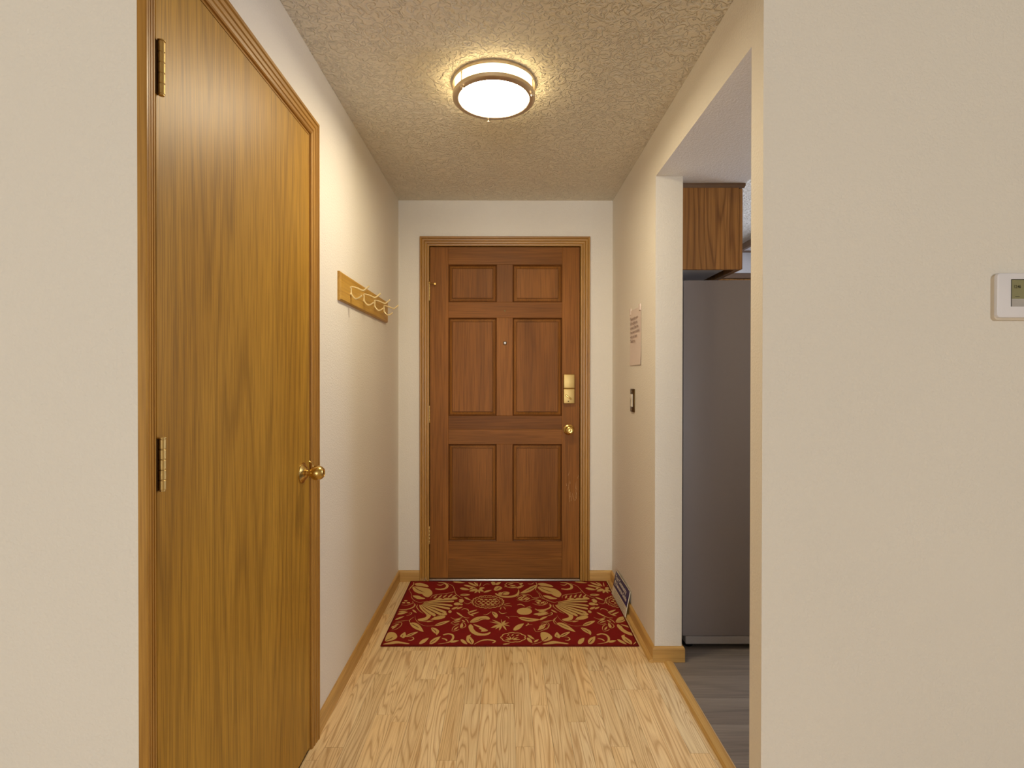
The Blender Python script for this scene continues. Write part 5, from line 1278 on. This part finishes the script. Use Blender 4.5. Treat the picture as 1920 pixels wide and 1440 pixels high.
669,92 672,81 675,73 679,67 683,61 687,56 692,52 697,49 702,46 699,55 696,63 692,70 689,77 685,83 680,88 675,91|
666,63 666,50 668,42 670,35 673,29 677,25 681,21 685,18 690,16 689,26 688,35 686,43 683,50 681,56 677,60 673,63|
696,23 700,22 704,23 707,26 711,29 714,33 717,38 719,43 722,49 718,49 715,47 711,45 708,43 704,40 701,36 699,31|
686,4 690,5 698,7 706,9 713,12 720,16 727,22 733,27 737,31 732,28 726,24 719,19 712,15 705,12 697,9 690,7 685,5"""
RUG_VEIN = """36,655 42,647 49,635 58,623 68,612 78,602 89,593 100,586 107,581 108,583 101,589 91,598 80,608 70,617 61,627 52,639 44,650 38,657|
764,655 770,647 777,635 786,623 796,612 806,602 817,593 828,586 835,581 836,583 829,589 819,598 808,608 798,617 789,627 780,639 772,650 766,657|
513,621 517,625 521,630 526,637 529,643 531,648 532,652 532,655 532,658 530,659 529,657 528,654 526,650 525,647 522,641 518,634 514,627 512,623|
551,556 552,560 553,565 555,571 556,574 559,575 563,577 568,579 571,580 571,583 567,583 562,583 557,582 553,579 550,573 549,566 549,560 549,557|
588,549 590,553 591,560 592,566 592,571 590,571 588,567 587,561 586,554 586,550|
317,546 320,545 323,545 328,544 332,545 336,545 341,546 346,547 349,548 348,551 345,551 340,552 335,552 331,552 327,551 323,550 319,549 317,548|
1045,546 1048,545 1051,545 1056,544 1060,545 1064,545 1069,546 1074,547 1077,548 1076,551 1073,551 1068,552 1063,552 1059,552 1055,551 1051,550 1047,549 1045,548|
123,445 136,448 156,454 178,461 200,466 225,471 252,475 276,478 293,480 293,484 275,482 251,479 224,476 199,471 177,465 155,458 135,451 122,446|
851,445 864,448 884,454 906,461 928,466 953,471 980,475 1004,478 1021,480 1021,484 1003,482 979,479 952,476 927,471 905,465 883,458 863,451 850,446|
121,435 135,436 155,438 178,441 199,442 222,441 246,439 268,436 284,434 284,438 268,440 246,443 221,446 199,447 177,446 154,442 135,439 121,436|
849,435 863,436 883,438 906,441 927,442 950,441 974,439 996,436 1012,434 1012,438 996,440 974,443 949,446 927,447 905,446 882,442 863,439 849,436|
120,428 133,426 151,424 172,421 192,417 215,410 240,402 262,394 277,388 278,392 263,398 240,406 215,415 193,421 172,426 151,428 133,429 120,430|
848,428 861,426 879,424 900,421 920,417 943,410 968,402 990,394 1005,388 1006,392 991,398 968,406 943,415 921,421 900,426 879,428 861,429 848,430|
119,425 130,420 146,412 165,403 184,394 205,382 229,369 250,356 265,347 267,351 252,360 230,372 206,386 184,398 165,408 147,416 130,422 119,427|
847,425 858,420 874,412 893,403 912,394 933,382 957,369 978,356 993,347 995,351 980,360 958,372 934,386 912,398 893,408 875,416 858,422 847,427|
116,423 126,414 141,401 158,387 175,373 193,358 214,340 233,325 246,314 248,317 235,328 216,344 195,361 176,377 159,391 142,404 127,416 117,424|
844,423 854,414 869,401 886,387 903,373 921,358 942,340 961,325 974,314 976,317 963,328 944,344 923,361 904,377 887,391 870,404 855,416 845,424|
112,421 120,410 132,394 145,377 159,361 175,343 193,325 209,308 221,297 222,299 211,311 195,328 177,346 161,364 147,380 134,397 122,411 113,421|
840,421 848,410 860,394 873,377 887,361 903,343 921,325 937,308 949,297 950,299 939,311 923,328 905,346 889,364 875,380 862,397 850,411 841,421|
108,418 113,407 119,393 127,376 136,359 148,342 162,323 175,306 184,295 186,297 177,309 164,326 151,344 139,362 130,378 121,394 114,408 109,418|
836,418 841,407 847,393 855,376 864,359 876,342 890,323 903,306 912,295 914,297 905,309 892,326 879,344 867,362 858,378 849,394 842,408 837,418|
312,480 310,474 309,466 308,458 309,452 311,451 312,457 314,465 314,473 314,479|
1040,480 1038,474 1037,466 1036,458 1037,452 1039,451 1040,457 1042,465 1042,473 1042,479|
192,251 194,256 196,262 200,268 204,274 211,278 219,283 228,286 234,289 233,291 227,289 218,286 208,283 201,278 196,271 193,264 191,257 190,252|
920,251 922,256 924,262 928,268 932,274 939,278 947,283 956,286 962,289 961,291 955,289 946,286 936,283 929,278 924,271 921,264 919,257 918,252|
390,226 396,227 404,228 414,229 422,232 429,238 435,245 441,252 447,256 453,259 460,260 467,260 471,260 471,262 466,263 460,263 452,262 445,260 438,255 433,248 427,242 420,237 413,233 404,231 395,229 389,228|
1118,226 1124,227 1132,228 1142,229 1150,232 1157,238 1163,245 1168,250 1168,256 1166,255 1161,248 1155,242 1148,237 1141,233 1132,231 1123,229 1117,228|
498,326 500,320 505,312 510,304 514,300 515,301 513,307 508,315 504,322 500,327|
100,201 103,198 109,193 115,187 121,182 127,175 135,168 141,161 146,156 147,158 143,163 137,171 130,179 123,185 117,191 111,196 105,200 101,203|
828,201 831,198 837,193 843,187 849,182 855,175 863,168 869,161 874,156 875,158 871,163 865,171 858,179 851,185 845,191 839,196 833,200 829,203|
226,188 229,190 234,192 239,196 244,199 249,203 255,208 261,212 264,216 263,218 259,215 253,212 247,208 241,204 236,200 231,196 227,193 225,190|
954,188 957,190 962,192 967,196 972,199 977,203 983,208 989,212 992,216 991,218 987,215 981,212 975,208 969,204 964,200 959,196 955,193 953,190|
210,154 213,148 218,141 224,133 228,127 230,122 231,118 232,115 233,113 235,113 235,116 235,119 234,123 231,129 227,135 221,143 215,150 211,155|
938,154 941,148 946,141 952,133 956,127 958,122 959,118 960,115 961,113 963,113 963,116 963,119 962,123 959,129 955,135 949,143 943,150 939,155|
12,36 16,38 21,42 27,47 31,51 34,56 36,61 37,66 38,69 36,70 34,67 32,63 30,59 27,55 23,50 18,45 14,41 11,37|
740,36 744,38 749,42 755,47 759,51 762,56 764,61 765,66 766,69 764,70 762,67 760,63 758,59 755,55 751,50 746,45 742,41 739,37|
100,77 103,79 107,82 111,85 114,88 119,92 123,96 127,100 130,103 128,105 125,103 120,99 115,96 111,92 107,88 104,85 101,81 99,79|
828,77 831,79 835,82 839,85 842,88 847,92 851,96 855,100 858,103 856,105 853,103 848,99 843,96 839,92 835,88 832,85 829,81 827,79|
80,71 81,75 82,81 82,88 82,92 80,92 79,88 79,82 78,76 79,72|
808,71 809,75 810,81 810,88 810,92 808,92 807,88 807,82 806,76 807,72|
223,13 225,16 228,20 231,24 234,29 238,35 241,41 244,47 246,51 245,52 242,48 238,43 234,37 231,32 228,27 225,22 223,17 221,14|
951,13 953,16 956,20 959,24 962,29 966,35 969,41 972,47 974,51 973,52 970,48 966,43 962,37 959,32 956,27 953,22 951,17 949,14|
395,54 397,44 402,30 407,17 411,8 412,8 410,18 406,32 401,45 397,55|
1123,54 1125,44 1130,30 1135,17 1139,8 1140,8 1138,18 1134,32 1129,45 1125,55|
740,672 735,666 729,657 721,647 714,637 706,628 698,617 690,608 684,601 686,599 692,605 700,613 709,623 718,632 725,642 732,653 738,663 742,670|
642,262 646,259 653,255 661,251 669,248 678,246 688,245 697,244 703,243 704,246 697,247 689,249 679,251 671,253 663,256 655,260 648,263 643,264"""

# ------------------------------------------------------------------ rug
RX0, RX1, RYF, RYK, RH = -0.5655, 0.6120, 2.3555, 3.1120, 0.006
rug = empty('rug', (RX0, RYF, 0.0003))
tag(rug, 'crimson doormat rug with gold flowers and leaves before the front door', 'rug')
e = 0.007
MB().bbox(RX0 + e, RYF + e, 0.0005, RX1 - e, RYK - e, RH, 0.001, 1).build('pile', 'rug_red', rug)
mb = MB()
for x0, y0, x1, y1 in ((RX0, RYF, RX1, RYF + e), (RX0, RYK - e, RX1, RYK), (RX0, RYF + e, RX0 + e, RYK - e), (RX1 - e, RYF + e, RX1, RYK - e)):
    mb.bbox(x0, y0, 0.0004, x1, y1, RH + 0.0004, 0.002, 2)
mb.build('bound_edge', 'rug_dark', rug)


def relief(name, data, mat, z):
    mb = MB()
    for s in data.replace('\n', '').split('|'):
        pts = [tuple(float(c) / 1000 for c in q.split(',')) for q in s.split()]
        pts = [(a - 0.562, b + 2.362) for a, b in pts]
        pts = [(min(max(a, RX0 + e), RX1 - e), min(max(b, RYF + e), RYK - e)) for a, b in pts]
        tris = tessellate_polygon([[Vector((a, b, 0)) for a, b in pts]])
        i = len(mb.v)
        zz = z + rnd.random() * 0.0002
        mb.v += [(a, b, zz) for a, b in pts]
        for t in tris:
            (ax, ay), (bx, by), (cx, cy) = (pts[k] for k in t)
            t = t if (bx - ax) * (cy - ay) - (by - ay) * (cx - ax) > 0 else t[::-1]
            mb.f.append(tuple(i + k for k in t))
    mb.fix = False
    return mb.build(name, mat, rug)


tag(relief('gold_pattern', RUG_GOLD, 'rug_gold', RH + 0.0005), kind='stuff')
tag(relief('leaf_veins', RUG_VEIN, 'rug_dark', RH + 0.0008), kind='stuff')

# ------------------------------------------------------------------ leaflet leaning at the wall
lb = empty('leaflet', (0.618, 2.78, 0.0))
tag(lb, 'small navy and cream printed booklet leaning on the wall beside the rug', 'booklet')
A0, A1 = Vector((0.6155, 2.640, 0.0015)), Vector((0.6085, 2.935, 0.0015))     # bottom near / far
B0 = Vector((0.6430, 2.645, 0.1320))
up = (B0 - A0)
B1 = A1 + up
al = (A1 - A0).normalized()
nrm = al.cross(up.normalized())
if nrm.x > 0:
    nrm = -nrm
TH = 0.004


def slab(p0, p1, p2, p3, off0, off1):
    mb = MB()
    a = [Vector(p) + nrm * off0 for p in (p0, p1, p2, p3)]
    b = [Vector(p) + nrm * off1 for p in (p0, p1, p2, p3)]
    mb.quad(*a)
    mb.quad(*b)
    for k in range(4):
        k2 = (k + 1) % 4
        mb.quad(a[k], a[k2], b[k2], b[k])
    return mb


def lp(s, t):
    return (A0 + (A1 - A0) * s) * (1 - t) + (B0 + (B1 - B0) * s) * t


slab(lp(0, 0), lp(1, 0), lp(1, 1), lp(0, 1), 0.0, TH).build('pages', 'cream', lb)
slab(lp(0, 0.385), lp(1, 0.385), lp(1, 1), lp(0, 1), TH, TH + 0.0003).build('cover_panel', 'navy', lb)
tx = -al
ty = up.normalized()
for s, body, size in ((0.74, 'Your Community', 0.030), (0.52, '@ Resource Guide', 0.030)):
    text_mesh('cover_lettering', body, size, 'white_ink', lb, lp(0.95, s) + nrm * (TH + 0.0008), tx, ty, bold=0.0010, xs=1.08)
for k in range(4):
    t = 0.08 + k * 0.07
    slab(lp(0.10 + 0.05 * (k % 2), t), lp(0.86, t), lp(0.86, t + 0.018), lp(0.10 + 0.05 * (k % 2), t + 0.018), TH, TH + 0.0003).build('print_line', 'grey_ink', lb)

# ------------------------------------------------------------------ notice, switch, thermostat
nt = empty('paper_notice', (XR, 2.572, 1.287))
tag(nt, 'white paper notice taped to the hall wall above the light switch', 'notice')
mb = MB()
nx, ny = 6, 6
P0, P1, Z0, Z1 = 2.466, 2.682, 1.2875, 1.566
for i in range(nx + 1):
    for j in range(ny + 1):
        u, v = i / nx, j / ny
        curl = 0.0012 + 0.004 * (max(0, 0.25 - v) / 0.25) ** 2 * (0.4 + 0.6 * u) + 0.003 * (max(0, v - 0.8) / 0.2) ** 2 * (1 - u)
        mb.v.append((XR - curl, P1 + (P0 - P1) * u, Z0 + (Z1 - Z0) * v - 0.006 * u * (1 if v > .9 else 0) * 0))
for i in range(nx):
    for j in range(ny):
        a = i * (ny + 1) + j
        mb.f.append((a, a + 1, a + ny + 2, a + ny + 1))
mb.smooth = True
sh = mb.build('sheet', 'paper', nt)
for k, s in enumerate(('Please make sure', 'all the lights are', 'turned off and the', 'front door is locked', 'when you leave.', 'Thank you')):
    text_mesh('notice_text', s, 0.0215, 'ink', nt, (XR - 0.0046, P1 - 0.016, 1.5160 - k * 0.0225), (0, -1, 0), (0, 0, 1), bold=0.0004)
for yy in (P1 - 0.012, P0 + 0.02):
    MB().box(XR - 0.0052, yy - 0.012, Z1 - 0.018, XR - 0.0002, yy + 0.012, Z1 + 0.012).build('tape', 'paper', nt)

sw = empty('light_switch', (XR, 2.6185, 1.052))
tag(sw, 'antique brass switch plate with an ivory rocker on the hall wall', 'light switch')
MB().bbox(XR - 0.007, 2.5810, 1.0520, XR + 0.0005, 2.6560, 1.1690, 0.004, 2).build('plate', 'brass_dark', sw)
mb = MB()
mb.sweep([(-0.007, 1.079), (-0.0095, 1.081), (-0.0085, 1.110), (-0.0125, 1.141), (-0.007, 1.143)], lambda u, h: (XR + u, 2.6020, h), lambda u, h: (XR + u, 2.6350, h))
mb.build('rocker', 'switch_white', sw)
for z in (1.0645, 1.1565):
    MB().lathe([(0.0032, 0.0), (0.0030, 0.0012), (0, 0.0016)], (XR - 0.0068, 2.6185, z), (-1, 0, 0), 10).build('screw', 'brass_dull', sw)

YT = YCR
th = empty('thermostat', (1.29, YT, 1.362))
tag(th, 'white wall thermostat with a small olive display', 'thermostat')
TX0, TX1, TZ0, TZ1 = 1.2205, 1.3640, 1.3630, 1.4800
MB().rrect(TX0, TZ0, TX1, TZ1 - 0.002, 0.010, YT + 0.0005, YT - 0.0110, 0.003).build('back_shell', 'thermo_back', th)
MB().rrect(TX0 + 0.0004, TZ0 + 0.0062, TX1 - 0.0004, TZ1, 0.009, YT - 0.0095, YT - 0.0180, 0.003).build('front_cover', 'thermo', th)
FY = YT - 0.018
SX = 1.2560
sc = MB().box(SX, FY - 0.0004, 1.4153, SX + 0.062, FY + 0.001, 1.4625).build('display', 'lcd', th)
mb = MB()
for x0, z0, x1, z1 in ((SX - 0.0012, 1.3964, SX, 1.4642), (SX + 0.062, 1.3964, SX + 0.0632, 1.4642), (SX, 1.4625, SX + 0.062, 1.4645)):
    mb.box(x0, FY - 0.0010, z0, x1, FY + 0.001, z1)
mb.build('display_bezel', 'lcd_text', th)
MB().box(SX, FY - 0.0006, 1.3964, SX + 0.062, FY + 0.001, 1.4148).build('button_strip', 'grey_plastic', th)
text_mesh('display_digits', '12:46', 0.0115, 'lcd_text', sc, (SX + 0.0045, FY - 0.0009, 1.4420), (1, 0, 0), (0, 0, 1), bold=0.00018, xs=0.72)
MB().box(SX + 0.0085, FY - 0.0008, 1.4205, SX + 0.0195, FY - 0.0004, 1.4217).build('display_bar', 'lcd_text', sc)
for k in range(2):
    MB().bbox(1.3270, FY - 0.003, 1.4180 + k * 0.022, 1.3530, FY + 0.001, 1.4330 + k * 0.022, 0.002, 2).build('arrow_button', 'grey_plastic', th)

# ------------------------------------------------------------------ kitchen: fridge
fr = empty('refrigerator', (1.15, 2.72, 0))
tag(fr, 'tall grey refrigerator standing side-on behind the wall end', 'refrigerator')
GX0, GX1, GY0, GY1, GZ1 = 0.8010, 1.400, 2.3300, 3.085, 1.662
MB().bbox(GX0, GY0, 0.062, GX1, GY1, GZ1, 0.004, 2).build('body', 'fridge', fr)
MB().bbox(GX0 + 0.014, GY0 + 0.001, 0.024, GX1 - 0.01, GY1 - 0.001, 0.060, 0.003, 1).build('base_rail', 'fridge_foot', fr)
for fx in (GX0 + 0.04, GX1 - 0.06):
    for fy in (GY0 + 0.05, GY1 - 0.05):
        MB().lathe([(0.022, 0.0), (0.024, 0.004), (0.014, 0.010), (0.014, 0.024)], (fx, fy, 0), (0, 0, 1), 12).build('foot', 'black', fr)
for z0, z1 in ((0.07, 1.10), (1.11, 1.655)):
    dd_ = MB().bbox(GX1 + 0.006, GY0, z0, GX1 + 0.066, GY1, z1, 0.010, 3).build('fridge_door', 'fridge_door', fr)
    zz = (z1 - 0.45, z1 - 0.08) if z0 < 1 else (z0 + 0.06, z0 + 0.36)
    MB().tube([(GX1 + 0.064, GY0 + 0.05, zz[0]), (GX1 + 0.100, GY0 + 0.05, zz[0] + 0.02), (GX1 + 0.100, GY0 + 0.05, zz[1] - 0.02), (GX1 + 0.064, GY0 + 0.05, zz[1])], 0.010, 10).build('handle', 'steel', dd_)
MB().box(GX0 - 0.012, GY0 + 0.05, 0.10, GX0, GY1 - 0.05, 1.55).build('rear_coil', 'black', fr)

# wall cabinet above the fridge
cb = empty('wall_cabinet', (0.92, 2.7, 1.700))
tag(cb, 'oak wall cabinet hanging above the refrigerator', 'cabinet')
CY0, CY1, CZ0, CZ1 = 2.310, 3.100, 1.7055, 2.0680
MB().bbox(XP + 0.002, CY0, CZ0, 1.0400, CY0 + 0.016, CZ1, 0.001, 1).build('side_panel', 'cabinet', cb)
MB().bbox(XP + 0.002, CY1 - 0.016, CZ0, 1.0400, CY1, CZ1, 0.001, 1).build('side_panel', 'cabinet', cb)
MB().box(XP + 0.002, CY0 + 0.016, CZ0 + 0.006, 0.9900, CY1 - 0.016, CZ0 + 0.018).build('bottom_panel', 'white_panel', cb)
MB().box(XP + 0.002, CY0 + 0.016, CZ1 - 0.016, 1.0400, CY1 - 0.016, CZ1).build('top_panel', 'cabinet', cb)
MB().box(0.9900, CY0 + 0.016, CZ0 + 0.03, 1.0250, CY1 - 0.016, CZ0 + 0.045).build('recess_shade', 'black', cb)  # black strip paints the shade in the gap behind the face frame
MB().box(1.0250, CY0 + 0.016, CZ0, 1.0400, CY1 - 0.016, CZ0 + 0.04).box(1.0250, CY0 + 0.016, CZ1 - 0.04, 1.0400, CY1 - 0.016, CZ1 - 0.016).build('face_frame', 'cabinet', cb)
for a, b in ((CY0 + 0.001, 2.703), (2.707, CY1 - 0.001)):
    dr = MB().bbox(1.0405, a, CZ0 + 0.001, 1.0570, b, CZ1 - 0.002, 0.003, 2).build('cabinet_door', 'cabinet', cb)
    kz = CZ0 + 0.05
    ky = b - 0.04 if a < 2.6 else a + 0.04
    MB().lathe([(0.006, 0), (0.006, 0.012), (0.014, 0.018), (0.014, 0.024), (0.008, 0.028)], (1.057, ky, kz), (1, 0, 0), 16).build('knob', 'brass_dull', dr)
MB().sweep([(0, 2.0685), (0.006, 2.0685), (0.010, 2.078), (0.010, 2.0892), (0, 2.0892)], lambda u, h: (XP + 0.001, CY0 + 0.008 - u, h), lambda u, h: (1.0580 + u, CY0 + 0.008 - u, h)).sweep(
    [(0, 2.0685), (0.006, 2.0685), (0.010, 2.078), (0.010, 2.0892), (0, 2.0892)], lambda u, h: (1.0580 - 0.008 + u, CY0 + 0.008 - u, h), lambda u, h: (1.0580 - 0.008 + u, CY1, h)).build('top_moulding', 'cabinet_trim', cb)

# far run of wall cabinets and the framed ceiling light in the kitchen
fc = empty('wall_cabinet', (2.1, 4.4, 1.40))
tag(fc, 'row of oak wall cabinets under the far kitchen soffit', 'cabinet')
MB().box(1.09, 4.30, 1.40, 3.19, 4.598, 2.070).build('body', 'cabinet', fc)
for k in range(4):
    x0 = 1.10 + k * 0.52
    dr = MB().bbox(x0, 4.282, 1.405, x0 + 0.51, 4.2995, 2.05, 0.003, 2).build('cabinet_door', 'cabinet', fc)
    MB().lathe([(0.006, 0), (0.006, 0.012), (0.014, 0.018), (0.014, 0.024), (0.008, 0.028)], (x0 + (0.47 if k % 2 == 0 else 0.04), 4.282, 1.45), (0, -1, 0), 16).build('knob', 'brass_dull', dr)
MB().box(1.09, 4.262, 2.052, 3.19, 4.30, 2.0915).build('top_moulding', 'cabinet_trim', fc)

kl = empty('kitchen_ceiling_light', (2.3, 3.75, ZC))
tag(kl, 'boxed fluorescent kitchen light in a brown wooden frame', 'ceiling light')
LZ = 2.245
for x0, y0, x1, y1 in ((1.875, 3.25, 1.90, 4.20), (2.775, 3.25, 2.80, 4.20), (1.90, 3.25, 2.775, 3.275), (1.90, 4.165, 2.775, 4.20)):
    MB().box(x0, y0, LZ, x1, y1, ZC - 0.0005).build('frame_rail', 'cabinet_trim', kl)
MB().box(1.90, 3.275, LZ + 0.008, 2.775, 4.165, LZ + 0.012).build('diffuser', 'white_panel', kl)
